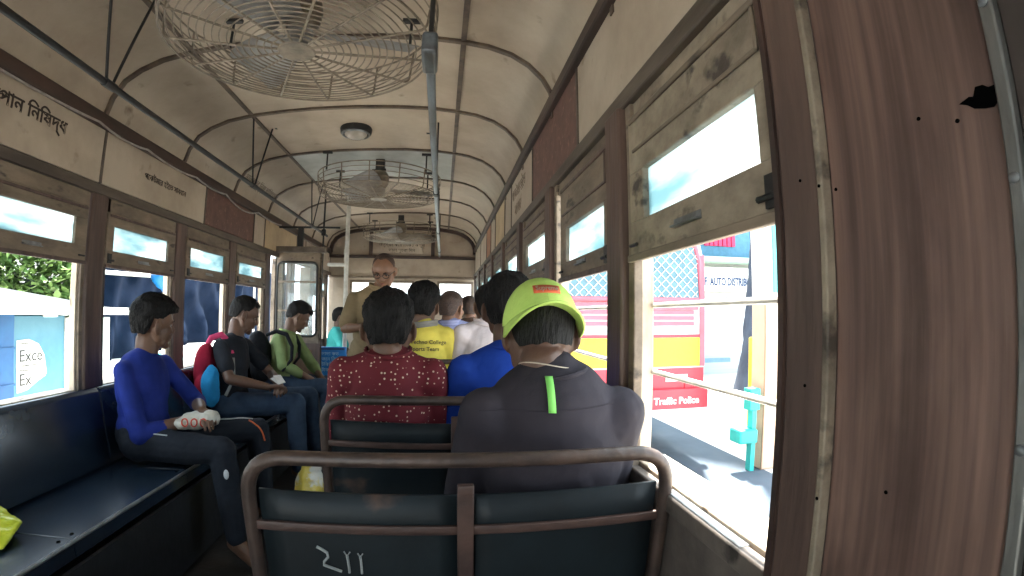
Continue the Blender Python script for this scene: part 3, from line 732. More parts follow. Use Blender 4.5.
def person(spec):
    """One figure from its joints (x, y, height relative to the lens); body, clothing and hair are parts."""
    g = dict(spec); Zf = lambda p: V((p[0], p[1], p[2] + H))
    J = {k: Zf(v) for k, v in g['j'].items()}
    s = g.get('s', 1.0); vx = g.get('voxel', .006)
    R = frame(*g['head']); hc = J['head']
    root_ = empty('person', (J['pelvis'].x, J['pelvis'].y, g.get('base', 0.0)), label=g['label'], cat='person')
    SKN = g.get('skin', SK1)
    nb_ = J['neck']; pel = J['pelvis']; SL, SR = J['sl'], J['sr']; mid = (SL + SR) / 2
    right = (SR - SL).normalized(); up = (nb_ - pel).normalized(); fwd = up.cross(right).normalized(); right = fwd.cross(up).normalized()
    T = Matrix((right, fwd, up)).transposed()
    bw = g.get('build', 1.0)
    def torso(b, add):
        sw = (SR - SL).length / 2
        b.ell(pel + up * .02, (.150 * bw + add, .110 * bw + add, .12 + add), T)
        b.ell(pel.lerp(nb_, .33) + fwd * g.get('belly', 0), ((.132 * bw + add), (.100 * bw + add + g.get('belly', 0)), .15 + add), T)
        b.ell(pel.lerp(nb_, .62), (sw * (.80 + (g.get('drape', .1) if add > 0 else 0)) + add, .100 * bw + add, .16 + add), T, 24, 16)
        b.ell(pel.lerp(nb_, .80), (sw * .88 + add, .088 * bw + add, .10 + add), T, 24, 16)
        b.cap(SL - up * .016 + right * .012, SR - up * .016 - right * .012, .042 + add)
        nn = nb_ - up * .01
        tp = g.get('trap', .046); b.cap(nn - up * .012, SL - up * .002, tp + add, .030 + add); b.cap(nn - up * .012, SR - up * .002, tp + add, .030 + add)
        if add > 0: b.cap(nn - up * .06, nn - up * .006, .075, g.get('neckr', .052) + .010)
    # ---- body
    b = MB(); head_prims(b, hc, R, s)
    hb = hc + R @ V((0, -.030 * s, -.070 * s))
    nk = g.get('neckr', .052)
    b.cap(nb_ - up * .03 + fwd * .012, hb, nk, nk * .97, 18); b.cap(nb_ - up * .02 + fwd * .02, hb + R @ V((0, .025, .01)), nk * .95, nk * .92, 18)
    torso(b, -.008)
    for q in ('l', 'r'):
        S_, E_, W_ = J['s' + q], J['e' + q], J['w' + q]
        b.cap(S_, S_.lerp(E_, .5), .039 * bw, .038 * bw); b.cap(S_.lerp(E_, .5), E_, .040 * bw, .033)
        b.cap(E_, E_.lerp(W_, .35), .033, .035); b.cap(E_.lerp(W_, .35), W_, .035, .023)
        hd = g.get('hand_' + q)
        if hd:
            d = V(hd[0]) if hd[0] else (W_ - E_)
            hand(b, W_, d, V(hd[1]), hd[2], hd[3] if len(hd) > 3 else 35, s=.98)
        else: hand(b, W_, (W_ - E_), V((0, 0, -1)) if abs((W_ - E_).normalized().z) < .8 else fwd * -1, 1 if q == 'l' else -1, 30)
        Hp, K, A = J['h' + q], J['k' + q], J['a' + q]
        b.cap(Hp, K, .070, .048); b.cap(K, K.lerp(A, .3), .048, .048); b.cap(K.lerp(A, .3), A, .048, .030)
        td = J.get('t' + q) or A + V((0, .15, -.05)); heel = A + (A - td).normalized() * .035 + V((0, 0, -.035))
        b.cap(heel + V((0, 0, .005)), td.lerp(A, .25) + V((0, 0, -.012)), .030, .030); b.cap(A, td, .032, .021); b.cap(A + V((0, 0, -.03)), td + V((0, 0, -.004)), .028, .020)
    body = fuse(b, vx * g.get('fine', .8), SKN, 'body', root_, 3)
    if g.get('face', True): face_bits(hc, R, s, body, g.get('gaze', (0, 0)))
    # ---- shirt
    b = MB(); add = g.get('loose', .012); torso(b, add)
    sl = g.get('sleeve', .55)
    for q in ('l', 'r'):
        S_, E_, W_ = J['s' + q], J['e' + q], J['w' + q]
        if sl <= 1:
            e = S_.lerp(E_, sl); b.cap(S_, e, .040 * bw + add, .043 * bw + add)
        else:
            b.cap(S_, E_, .041 * bw + add, .035 + add); b.cap(E_, E_.lerp(W_, sl - 1), .038 + add, .026 + add * .8)
    if g.get('collar'):
        pass
    shirt = fuse(b, vx, g['shirt'], 'shirt', root_, g.get('sm', 5), wob=g.get('wob', .007), wsc=g.get('wsc', 10), seed=g.get('seed', 1))
    # neckband / collar
    ax = (up * 3 + (hb - nb_).normalized()).normalized(); cu, cw = orth(ax)
    cr = nk + .013
    if g.get('collar'):
        rows = []
        for j in range(5):
            f = j / 4
            rows.append([nb_ + ax * (-.012 + .040 * min(f * 1.6, 1) - .026 * max(0, f * 1.6 - 1) / .6) + (cu * math.cos(a) + cw * math.sin(a)) * (cr + (.002 if f < .62 else .010) + .012 * (1 - f)) for a in [2 * pi * k / 28 for k in range(28)]])
        MB().grid(rows, True).build('collar', g['collar'], shirt, solid=.004)
    else:
        o_ = nb_ + ax * g.get('band_up', .004)
        MB().tube([o_ + (cu * math.cos(a) + cw * math.sin(a)) * (cr + .003) for a in [2 * pi * k / 32 for k in range(32)]], .006, 8, closed=True).build('neckband', g.get('band', g['shirt']), shirt)
    # ---- trousers
    b = MB(); ta = g.get('tloose', .014)
    b.ell(pel + V((0, 0, .0)), (.155 * bw + ta * .5, .115 * bw + ta * .5, .11), T)
    for q in ('l', 'r'):
        Hp, K, A = J['h' + q], J['k' + q], J['a' + q]
        b.cap(Hp, K, .072 + ta, .052 + ta); e = K.lerp(A, g.get('tlen', .92)); b.cap(K, e, .054 + ta, .038 + ta * 1.2)
        b.cap(pel, Hp, .10, .075 + ta)
    tr = fuse(b, vx * 1.15, g['trousers'], 'trousers', root_, 5, wob=.008, wsc=11, seed=g.get('seed', 1) + 3)
    # ---- hair
    if 'hair' in g:
        hair(hc, R, s, body, **g['hair'])
    return root_, body, shirt, tr, R, hc

def seated(x, y, head, neckz, shz, w, hipz=-.592, pel_y=None, hands='lap', yk=.36, lean=0.0, **kw):
    """joints of someone sitting on a cross seat and facing forward"""
    py = y + .02 if pel_y is None else pel_y
    return dict(head=head, neck=(x, y, neckz), pelvis=(x, py, hipz + .03), sl=(x - w, y - .01, shz), sr=(x + w, y - .01, shz),
                el=(x - w - .03, y + .09, shz - .25), er=(min(x + w + .02, .365), y + .11, shz - .25), wl=(x - .09, y + .27, -.47), wr=(x + .09, y + .27, -.47),
                hl=(x - .085, py + .02, hipz), hr=(x + .085, py + .02, hipz), kl=(x - .11, py + yk, hipz - .01), kr=(x + .11, py + yk, hipz - .01),
                al=(x - .11, py + yk - .04, -1.04), ar=(x + .11, py + yk - .04, -1.04), tl=(x - .12, py + yk + .09, -1.105), tr=(x + .12, py + yk + .09, -1.105))

JEANS = cloth('blue_jeans', (.05, .08, .13), (.025, .042, .075)); DARKTR = cloth('dark_trousers', (.018, .019, .024)); BROWNTR = cloth('brown_trousers', (.09, .06, .04))
GREYT = cloth('charcoal_tshirt', (.036, .031, .039), (.026, .022, .028)); LIME = mat('lime_cap_cloth', (.50, .70, .16), (.43, .62, .13), scale=20, rough=.8, bump=.1)
LIMET = mat('lime_tape', (.28, .80, .16), rough=.7, bump=.05)
REDLAB = mat('orange_red_label', (.72, .13, .045), rough=.7, bump=0)
PALE = mat('pale_thread', (.62, .52, .42), rough=.7, bump=0)

def maroon_dots():
    m, nt, N, L, P = nodes_of('maroon_dotted_cotton')
    tc = N.new('ShaderNodeTexCoord')
    vo = N.new('ShaderNodeTexVoronoi'); vo.inputs['Scale'].default_value = 62; vo.inputs['Randomness'].default_value = .55; L.new(tc.outputs['Object'], vo.inputs['Vector'])
    r = N.new('ShaderNodeValToRGB'); r.color_ramp.elements[0].position = .17; r.color_ramp.elements[1].position = .22
    r.color_ramp.elements[0].color = (.62, .45, .34, 1); r.color_ramp.elements[1].color = (.125, .007, .014, 1)
    L.new(vo.outputs['Distance'], r.inputs[0]); L.new(r.outputs[0], P.inputs['Base Color']); P.inputs['Roughness'].default_value = .85
    return m

# --- man in the lime cap, nearest seat
j = seated(.226, 1.000, (.208, 1.05, -.046), -.118, -.208, .138, pel_y=1.045)
r_, body, shirt, tr, R, hc = person(dict(j=j, head=(0, -14, 0), s=.92, label='person in a charcoal T-shirt and lime green cap on the nearest seat', skin=SK2, shirt=GREYT, trousers=DARKTR,
    sleeve=.8, loose=.018, neckr=.052, wob=.006, seed=2, fine=.8, build=1.04, drape=.24, sm=10, band_up=-.006, trap=.032, hair=dict(thick=.006, front=30, side=4, back=-32, tuft=.0012, seed=3), face=True))
f = lambda x, y, z: hc + R @ V((x * .92, y * .92, z * .92))
cap_ = empty('lime_cap', tuple(f(0, 0, .1)), label='lime green baseball cap worn backwards with a small red label', cat='cap')
def crown(a, sn):      # a: azimuth, 0 = face; sn = sine of elevation
    cs = math.sqrt(max(0, 1 - sn * sn)); return (math.sin(a) * .087 * cs, math.cos(a) * .106 * cs - .012, .120 * sn ** .9 + .012)
def brim_z(a): return .022 if math.cos(a) > 0 else .044 - .034 * abs(math.sin(a)) ** 1.8
rows = []
for jn in range(15):
    row = []
    for i in range(48):
        a = 2 * pi * i / 48; sb = max(.0, (max(brim_z(a), .012) - .012) / .120) ** 1.11; el = lerp(pi / 2, math.asin(min(1, sb)), jn / 14)
        row.append(f(*crown(a, math.sin(el))))
    rows.append(row)
MB().grid(rows, True).build('crown', LIME, cap_, solid=.004)
for k in range(3):
    for q in (0, pi):
        a = pi * k / 3 + q; sb = max(.0, (max(brim_z(a), .012) - .012) / .120) ** 1.11
        MB().tube([f(*[c * 1.012 for c in crown(a, math.sin(lerp(pi / 2, math.asin(min(1, sb)), t_ / 12)))]) for t_ in range(13)], .0011, 6).build('crown_seam', LIME, cap_)
MB().ell(f(0, -.012, .134), (.008, .008, .005)).build('crown_button', LIME, cap_)
rows = []       # visor arching over the nape
for jn in range(9):
    v_ = jn / 8; row = []
    for i in range(25):
        u = -1 + 2 * i / 24; a = pi - u * math.radians(82); zb = brim_z(a); sb = max(0, (max(zb, .012) - .012) / .120) ** 1.11
        x, y, z = crown(a, sb); ln = .060 * (1 - abs(u) ** 2.6) ** .6 + .004
        row.append(f(x * (1 + .03 * v_), y - ln * v_, z + .003 - v_ * (.012 + .014 * abs(u) ** 2)))
    rows.append(row)
MB().grid(rows).build('visor', LIME, cap_, solid=.005)
def crown_back(x, z, o=0.0):
    sn = max(0, (z - .012) / .120) ** 1.11; cs = math.sqrt(max(0, 1 - sn * sn)); yy = -math.sqrt(max(0, 1 - (x / (.087 * cs)) ** 2)) * .106 * cs - .012
    return f(x, yy - o, z + o * .7)
MB().grid([[crown_back(x, z, .003) for x in [lerp(-.030, .030, k / 8) for k in range(9)]] for z in (.072, .082, .093)]).build('cap_label', REDLAB, cap_, solid=.0015)
lt = text('Supreme', .0175, (0, 0, 0), (1, 0, 0), (0, 1, 0), PALE, cap_, align='CENTER', bold=.0004, sx=.82)
for v in lt.data.vertices: v.co = crown_back(v.co.x,   .0765 + v.co.y, .0055)
# tape on the back of the neck and raglan seams
up = V((0, .02, .455)).normalized()
def back_pt(body_obj, x, z, off=.003, y_from=.6):
    hit, loc, nrm_, idx = body_obj.ray_cast(V((x, y_from, z + H)), V((0, 1, 0)))
    return (loc + V((0, -off, 0))) if hit else V((x, .9, z + H))
rows = [[back_pt(shirt, .200 + q * .0072 + .004, z) for q in (-1, 0, 1)] for z in [lerp(-.120, -.185, k / 9) for k in range(10)]]
MB().grid(rows).build('neck_tape', LIMET, shirt, solid=.002)
MB().tube([back_pt(shirt, x, -.182 - .004 * math.cos(x * 9), .0005) for x in [lerp(.07, .34, k / 24) for k in range(25)]], .0012, 5).build('yoke_seam', MATS['charcoal_tshirt'], shirt)
t = MB().tube([hc.lerp(V((.222, 1.0, -.118 + H)), 0.97) + V((.064 * math.cos(a), .064 * math.sin(a) + .010, .014 + .006 * math.sin(a * 2))) for a in [2 * pi * k / 36 for k in range(36)]], .0014, 6, closed=True)
t.build('neck_cord', PALE, None, label='thin pale cord round the neck above the charcoal shirt collar', cat='necklace')

# --- man in the maroon dotted shirt
j = seated(-.175, 1.595, (-.178, 1.62, -.058), -.135, -.195, .140, pel_y=1.62)
person(dict(j=j, head=(-4, -10, 0), s=.98, label='person in a maroon shirt with white dots, seen from behind on the second seat', skin=SK1, shirt=maroon_dots(), trousers=DARKTR,
    sleeve=.8, loose=.014, wob=.008, seed=4, collar=MATS.get('x') or bpy.data.materials['maroon_dotted_cotton'], neckr=.05,
    hair=dict(thick=.017, front=34, side=2, back=-42, tuft=.006, seed=5, top=.004)))
# --- man in royal blue, beside him
j = seated(.215, 1.60, (.222, 1.65, .012), -.110, -.185, .142, pel_y=1.63)
person(dict(j=j, head=(12, -6, 0), label='person in a royal blue shirt mostly hidden behind the lime cap', skin=SK2, shirt=cloth('royal_blue_shirt', (.010, .045, .30)), trousers=DARKTR,
    sleeve=.8, loose=.016, seed=6, hair=dict(thick=.014, front=34, side=2, back=-40, tuft=.005, seed=6)))
# --- third seat: yellow and white
YEL = cloth('yellow_shirt', (.72, .58, .10)); WHT = cloth('pale_pink_white_shirt', (.72, .62, .62)); LAV = cloth('lavender_shirt', (.30, .32, .52))
j = seated(-.105, 2.76, (-.112, 2.80, .035), -.065, -.125, .125, pel_y=2.79)
r_, body, shirt, tr, R, hc = person(dict(j=j, head=(10, -4, 4), label='person in a yellow shirt with printed back and grey collar on the third seat', skin=SK1, shirt=YEL, trousers=JEANS, voxel=.007,
    sleeve=.7, seed=7, collar=cloth('grey_collar', (.20, .19, .17)), hair=dict(thick=.022, front=34, side=-2, back=-40, tuft=.007, seed=8, top=.008)))
for i, tt in enumerate(('Techno College', 'Sports Team')):
    x0 = -.14 if i == 0 else -.16; z = -.165 - .037 * i
    p = back_pt(shirt, -.08, z, .004, 2.3); text(tt, .030, (-.175, min(p.y, 2.66), z + H), (1, 0, 0), (0, 0, 1), INK, shirt, align='LEFT', bold=.0004)
j = seated(.245, 2.76, (.258, 2.80, .040), -.055, -.115, .138, pel_y=2.79)
person(dict(j=j, head=(-2, -4, 0), label='person in a pale pinkish-white shirt on the third seat by the window', skin=SK1, shirt=WHT, trousers=DARKTR, voxel=.007,
    sleeve=.75, seed=9, loose=.016, collar=MATS['pale_pink_white_shirt'], hair=dict(thick=.013, front=34, side=-2, back=-42, tuft=.002, seed=9)))
j = seated(.045, 3.39, (.058, 3.42, .030), -.065, -.115, .145, pel_y=3.4)
person(dict(j=j, head=(35, -4, 0), label='person in a lavender shirt on the fourth seat, brown cropped hair, head turned to window', skin=SK3, shirt=LAV, trousers=DARKTR, voxel=.008,
    sleeve=.8, seed=10, loose=.018, collar=MATS['lavender_shirt'], hair=dict(thick=.009, front=40, side=-2, back=-40, tuft=.002, seed=10, m=HAIRB)))
j = seated(.25, 4.55, (.235, 4.60, .040), -.06, -.10, .15, pel_y=4.56)
person(dict(j=j, head=(0, -4, 0), label='person in a brown shirt farthest along the right side near the front', skin=SK3, shirt=cloth('brown_shirt', (.12, .07, .05)), trousers=DARKTR, voxel=.010,
    sleeve=.8, seed=12, hair=dict(thick=.010, front=40, side=-2, back=-40, tuft=.002, seed=10, m=HAIRB)))
s5 = cross_seat(4.37, 'fifth cross seat, farthest towards the front, under the person in brown')

# --- conductor standing in the aisle, facing us and reading down
KH = cloth('khaki_uniform', (.27, .20, .115)); 
cx, cy = -.52, 3.62
j = dict(head=(-.425, 3.50, .290), neck=(-.47, 3.585, .175), pelvis=(cx, cy + .03, -.30), sl=(-.325, 3.59, .115), sr=(-.645, 3.59, .09),
         el=(-.30, 3.52, -.12), er=(-.70, 3.53, -.12), wl=(-.40, 3.33, -.08), wr=(-.55, 3.33, -.10),
         hl=(cx + .09, cy + .03, -.32), hr=(cx - .09, cy + .03, -.32), kl=(cx + .10, cy + .0, -.70), kr=(cx - .10, cy - .0, -.70), al=(cx + .10, cy + .03, -1.06), ar=(cx - .10, cy + .03, -1.06),
         tl=(cx + .12, cy - .12, -1.11), tr=(cx - .12, cy - .12, -1.11))
r_, body, shirt, tr, R, hc = person(dict(j=j, head=(180 + 6, -32, 0), label='person in a khaki uniform and spectacles standing in the aisle, head bent down', skin=SK3, shirt=KH, trousers=KH,
    sleeve=.8, loose=.018, seed=13, belly=.02, voxel=.006, collar=MATS['khaki_uniform'], hand_l=((-.5, -.5, .2), (0, .3, 1), 1, 40), hand_r=((.6, -.4, .2), (0, .3, 1), -1, 40),
    hair=dict(thick=.005, front=62, side=4, back=-34, tuft=.001, seed=11, m=HAIRB)))
f = lambda x, y, z: hc + R @ V((x, y, z))
sp = empty('spectacles', tuple(f(0, .09, .004)), label='dark framed spectacles on the face of the standing uniformed person', cat='spectacles')
for q in (-1, 1):
    MB().tube([f(q * .031 + .022 * math.cos(a), .086, .004 + .016 * math.sin(a)) for a in [2 * pi * k / 20 for k in range(20)]], .0028, 6, closed=True).build('rim', BLACKM, sp)
    MB().tube([f(q * .053, .084, .008), f(q * .080, .01, .006), f(q * .082, -.015, -.004)], .0022, 6).build('temple', BLACKM, sp)
MB().tube([f(-.009, .088, .006), f(0, .092, .009), f(.009, .088, .006)], .0022, 6).build('bridge', BLACKM, sp)
tk = empty('ticket_bundle', (-.47, 3.27, -.07 + H), label='small folded bundle of paper tickets in the hands of the uniformed person', cat='tickets')
for k in range(4): MB().obox((-.475 + .004 * k, 3.265, -.075 + .004 * k + H), (.07, .045, .0025), frame(10 * k)).build('ticket', GREYP, tk)

# --- person in teal far at the front left
j = dict(head=(-1.235, 6.0, -.075), neck=(-1.27, 6.0, -.20), pelvis=(-1.33, 6.0, -.60), sl=(-1.28, 6.14, -.25), sr=(-1.26, 5.86, -.25), el=(-1.20, 6.18, -.48), er=(-1.16, 5.84, -.48),
         wl=(-1.02, 6.08, -.55), wr=(-1.0, 5.92, -.55), hl=(-1.30, 6.08, -.62), hr=(-1.30, 5.92, -.62), kl=(-.93, 6.10, -.62), kr=(-.93, 5.88, -.62), al=(-.95, 6.10, -1.05), ar=(-.95, 5.88, -1.05), tl=(-.82, 6.1, -1.11), tr=(-.82, 5.88, -1.11))
person(dict(j=j, head=(80, -8, 0), label='person in a teal shirt seated far ahead beyond the doorway', skin=SK2, shirt=cloth('teal_shirt', (.06, .42, .40)), trousers=DARKTR, voxel=.010, sleeve=.7, seed=14,
    hair=dict(thick=.012, front=34, side=-2, back=-40, seed=12)))
fs = empty('front_bench', (-1.36, 6.0, 0), label='short dark bench under the person in teal at the front left', cat='bench')
MB().box(XL + .02, -1.12, 5.55, 6.6, -.75 + H, -.70 + H).build('seat_board', VINYL, fs, bevel=.006)
for y in (5.6, 6.55): MB().box(-1.18, -1.14, y - .02, y + .02, 0, -.75 + H).build('leg', BLACKM, fs)

# ------------------------------------------------------------------ the three boys on the side bench
BLUEJ = cloth('blue_jersey', (.016, .032, .22), (.010, .022, .15))
j = dict(head=(-1.375, 2.235, -.082), neck=(-1.405, 2.185, -.222), pelvis=(-1.395, 2.17, -.575), sl=(-1.385, 2.335, -.272), sr=(-1.415, 2.055, -.280),
         el=(-1.245, 2.42, -.47), er=(-1.325, 2.03, -.550), wl=(-1.13, 2.235, -.470), wr=(-1.16, 2.19, -.505),
         hl=(-1.38, 2.26, -.605), hr=(-1.38, 2.09, -.605), kl=(-.955, 2.50, -.612), kr=(-.965, 2.09, -.615), al=(-.93, 2.50, -1.03), ar=(-.915, 2.08, -1.03),
         tl=(-.80, 2.56, -1.105), tr=(-.80, 2.03, -1.105))
r_, body, shirt, tr, R, hc = person(dict(j=j, head=(38, -6, 3), s=.99, label='person in a blue long-sleeved jersey on the side bench, holding a plastic bag', skin=SK1, shirt=BLUEJ, trousers=cloth('black_tracksuit', (.016, .020, .028)),
    sleeve=1.50, loose=.008, neckr=.049, wob=.006, seed=15, voxel=.0055, fine=.75, build=.92, drape=.26, sm=14, tloose=.010, hand_l=((.55, -.55, -.18), (.1, .1, -1), -1, 30), hand_r=((.5, .6, .1), (.1, .1, -1), 1, 30),
    hair=dict(thick=.020, front=22, side=4, back=-38, tuft=.006, seed=16, top=.012, fringe=.022)))
ST = mat('orange_stripe', (.75, .16, .05), rough=.7, bump=0); WSTR = mat('white_stripe', (.6, .62, .62), rough=.7, bump=0)
def hug(obj, pts, off=.003, name='side_stripe', m=ST, w=.004, parent=None):
    out = []
    for p, d in pts:
        p = V(p) + V((0, 0, H)); d = V(d).normalized(); hit, loc, n_, i_ = obj.ray_cast(p + d * .25, -d)
        out.append((loc + n_ * off) if hit else p)
    return MB().tube(out, w, 6).build(name, m, parent or obj)
kn = V((-.955, 2.50, -.612))
hug(tr, [((lerp(-.99, -.945, k / 8), 2.50 - .02, lerp(-.612, -.66, k / 8)), (math.sin(k / 8 * 1.5) + .15, -.55, math.cos(k / 8 * 1.5) * 1.0)) for k in range(9)], name='knee_stripe', m=ST)
hug(tr, [((x, lerp(2.26, 2.50, (x + 1.38) / .425), -.606), (0, -.35, 1)) for x in [-1.15 + .02 * k for k in range(10)]], name='thigh_stripe', m=WSTR, w=.0025)
hug(tr, [((x, lerp(2.09, 2.09, 0), -.61), (0, -.8, 1)) for x in [-1.34 + .02 * k for k in range(8)]], name='thigh_stripe', m=WSTR, w=.003)
MB().ell((-.925, 2.03, -.70 + H), (.012, .006, .022)).build('knee_badge', WSTR, tr)

# polythene bag with red print on his lap
POLY = mat('milky_polythene', (.62, .60, .52), (.5, .48, .4), scale=14, rough=.3, bump=.6, bscale=30)
pb = empty('plastic_bag', (-1.12, 2.24, -.56 + H), label='milky plastic bag with red print held on the lap of the blue jersey', cat='bag')
b = MB(); Rb = frame(60, 0, 0)
b.ell((-1.13, 2.18, -.505 + H), (.050, .075, .040), Rb); b.ell((-1.08, 2.20, -.50 + H), (.045, .055, .038), Rb); b.ell((-1.18, 2.15, -.515 + H), (.04, .05, .03), Rb)
bagm = fuse(b, .006, POLY, 'bag_body', pb, 3, wob=.010, wsc=24, seed=3)
REDP = mat('red_print', (.62, .06, .03), rough=.4, bump=0)
for k in range(3):
    c0 = V((-1.145 + .033 * k, 2.10 + .024 * k, -.500 - .004 * k))
    out = []
    for q in range(18):
        a = 2 * pi * q / 18; p = c0 + V((.55, .4, 0)).normalized() * (.013 * math.cos(a)) + V((0, 0, .017 * math.sin(a)))
        dd = V((.45, -.85, .25)).normalized(); pw = p + V((0, 0, H)); hit, loc, n_, i_ = bagm.ray_cast(pw + dd * .2, -dd); out.append(loc + n_ * .001 if hit else pw)
    MB().tube(out, .0035, 6, closed=True).build('red_letter', REDP, bagm)

# boy in black with the pink and blue backpack
BLKT = cloth('black_tshirt', (.018, .020, .026)); PINK = cloth('pink_red_fabric', (.62, .06, .16)); REDF = cloth('red_pack_fabric', (.40, .02, .05)); BLUEF = cloth('bright_blue_fabric', (.02, .24, .50))
j = dict(head=(-1.335, 3.265, -.040), neck=(-1.385, 3.19, -.185), pelvis=(-1.395, 3.14, -.575), sl=(-1.37, 3.34, -.235), sr=(-1.40, 3.03, -.235),
         el=(-1.20, 3.42, -.44), er=(-1.30, 2.94, -.42), wl=(-1.045, 3.14, -.475), wr=(-1.085, 3.02, -.470),
         hl=(-1.38, 3.23, -.605), hr=(-1.38, 3.06, -.605), kl=(-.95, 3.50, -.60), kr=(-.96, 3.20, -.60), al=(-.93, 3.50, -1.03), ar=(-.93, 3.16, -1.03), tl=(-.80, 3.54, -1.105), tr=(-.80, 3.14, -1.105))
r_, body, shirt, tr, R, hc = person(dict(j=j, head=(62, -22, 0), s=.99, label='person in a black T-shirt wearing a pink and blue backpack on the side bench', skin=SK2, shirt=BLKT, trousers=JEANS,
    sleeve=.65, loose=.010, neckr=.049, seed=17, voxel=.0065, hand_l=((.3, -.9, -.1), (-.2, 0, -1), -1, 40), hand_r=((.7, .5, .0), (0, 0, -1), 1, 40),
    hair=dict(thick=.010, front=34, side=2, back=-34, tuft=.002, seed=18, top=.006)))
bp = empty('backpack', (-1.48, 3.06, -.62 + H), label='pink and bright blue backpack on the back of the black T-shirt', cat='backpack')
b = MB(); b.ell((-1.475, 2.99, -.38 + H), (.055, .10, .17), frame(15)); b.ell((-1.46, 2.95, -.47 + H), (.055, .085, .10), frame(15))
fuse(b, .007, REDF, 'pack_body', bp, 4, wob=.008, wsc=14, seed=4)
b = MB(); b.ell((-1.40, 2.90, -.46 + H), (.050, .060, .13), frame(15)); fuse(b, .006, BLUEF, 'side_pocket', bp, 4, wob=.010, wsc=18, seed=5)
MB().tube([(-1.49, 3.00, -.25 + H), (-1.455, 3.02, -.180 + H), (-1.41, 3.065, -.160 + H), (-1.375, 3.09, -.20 + H), (-1.335, 3.07, -.28 + H)], [.016, .020, .021, .020, .014], 10).build('shoulder_strap', PINK, bp)
MB().tube([(-1.31, 3.02, -.30 + H), (-1.29, 2.99, -.42 + H), (-1.32, 2.93, -.52 + H)], [.012, .010, .010], 8).build('lower_strap', mat('grey_webbing', (.22, .22, .2)), bp)
ph = empty('white_paper', (-1.03, 3.06, -.44 + H), label='small white folded paper in the hands of the black T-shirt wearer', cat='paper')
MB().obox((-1.045, 3.10, -.440 + H), (.13, .05, .003), frame(50, 12, 10)).build('sheet', WHITEP, ph); MB().obox((-1.035, 3.10, -.432 + H), (.10, .05, .003), frame(54, 4, 22)).build('folded_flap', WHITEP, ph)

# boy in pale green with the black backpack
GRN = cloth('pale_green_shirt', (.24, .31, .13), (.18, .23, .09)); BLKF = cloth('black_pack_fabric', (.012, .013, .016))
j = dict(head=(-1.225, 4.16, -.055), neck=(-1.30, 4.10, -.190), pelvis=(-1.39, 4.02, -.585), sl=(-1.27, 4.24, -.245), sr=(-1.315, 3.94, -.245),
         el=(-1.12, 4.24, -.46), er=(-1.25, 3.86, -.43), wl=(-1.0, 4.08, -.55), wr=(-1.05, 3.97, -.55),
         hl=(-1.34, 4.10, -.605), hr=(-1.34, 3.93, -.605), kl=(-.93, 4.22, -.61), kr=(-.93, 4.0, -.61), al=(-.93, 4.22, -1.03), ar=(-.93, 4.0, -1.03), tl=(-.80, 4.24, -1.105), tr=(-.80, 3.98, -1.105))
person(dict(j=j, head=(62, -32, 0), s=1.0, label='person in a pale green shirt with black backpack bending down on the side bench', skin=SK1, shirt=GRN, trousers=JEANS,
    sleeve=1.55, loose=.012, neckr=.049, seed=19, voxel=.007, collar=MATS['pale_green_shirt'],
    hair=dict(thick=.016, front=26, side=2, back=-36, tuft=.004, seed=20, top=.008, fringe=.012)))
bk = empty('backpack', (-1.46, 3.95, -.62 + H), label='black backpack with shoulder straps over the pale green shirt', cat='backpack')
b = MB(); b.ell((-1.465, 3.90, -.36 + H), (.085, .12, .20), frame(20, 10)); b.ell((-1.43, 3.83, -.45 + H), (.075, .10, .12), frame(20))
fuse(b, .008, BLKF, 'pack_body', bk, 4, wob=.010, wsc=14, seed=6)
for dy in (-.105, .10):
    MB().tube([(-1.42, 4.02 + dy * .9, -.20 + H), (-1.335, 4.03 + dy, -.165 + H), (-1.25, 4.03 + dy, -.19 + H), (-1.195, 4.0 + dy, -.28 + H), (-1.19, 3.97 + dy, -.38 + H), (-1.25, 3.92 + dy, -.47 + H)], [.012, .018, .018, .016, .013, .01], 8).build('shoulder_strap', BLKF, bk)

# ------------------------------------------------------------------ loose things inside
bb = empty('blue_notice_box', (-1.07, 4.93, 0), label='bright blue box with white lettering beside the white door pole', cat='box')
MB().box(-1.205, -.945, 4.83, 4.89, -1.14 + H, -.345 + H).build('box_body', mat('bright_blue_paint', (.012, .22, .62), rough=.4), bb, bevel=.008)
MB().box(-1.195, -.955, 4.822, 4.83, -.372 + H, -.352 + H).build('box_lid_edge', mat('navy_edge', (.01, .06, .2), rough=.4), bb)
LB = mat('pale_blue_lettering', (.45, .72, .85), rough=.5, bump=0)
for i, tt in enumerate(('ভাড়া কত', 'জেন িনন', 'টিকিট কাটুন', 'টাকা িদন')):
    text(tt, .045, (-1.185, 4.8285, -.425 - .052 * i + H), (1, 0, 0), (0, 0, 1), LB, bb)
YB = mat('yellow_polythene', (.62, .66, .04), (.45, .5, .03), scale=12, rough=.25, bump=.5, bscale=30)
y_ = empty('yellow_bag', (-1.38, 1.32, -.70 + H), label='crumpled yellow plastic bag on the side bench at the left edge', cat='bag')
b = MB(); vs = [(-1.415, 1.345, -.625), (-1.285, 1.305, -.652), (-1.255, 1.195, -.692), (-1.40, 1.12, -.692), (-1.50, 1.20, -.692), (-1.49, 1.33, -.692), (-1.42, 1.22, -.600), (-1.34, 1.33, -.692)]
b.add([V((x, y, z + H)) for x, y, z in vs], [(0, 1, 6), (1, 2, 6), (2, 3, 6), (3, 4, 6), (4, 5, 6), (5, 0, 6), (0, 5, 7), (0, 7, 1), (1, 7, 2), (2, 7, 5, 4, 3)])
fuse(b, .005, YB, 'bag_body', y_, 1, wob=.005, wsc=26, seed=8)
wy = empty('carrier_bag', (-.70, 2.55, 0), label='white and yellow carrier bag standing on the aisle floor behind the nearest seat', cat='bag')
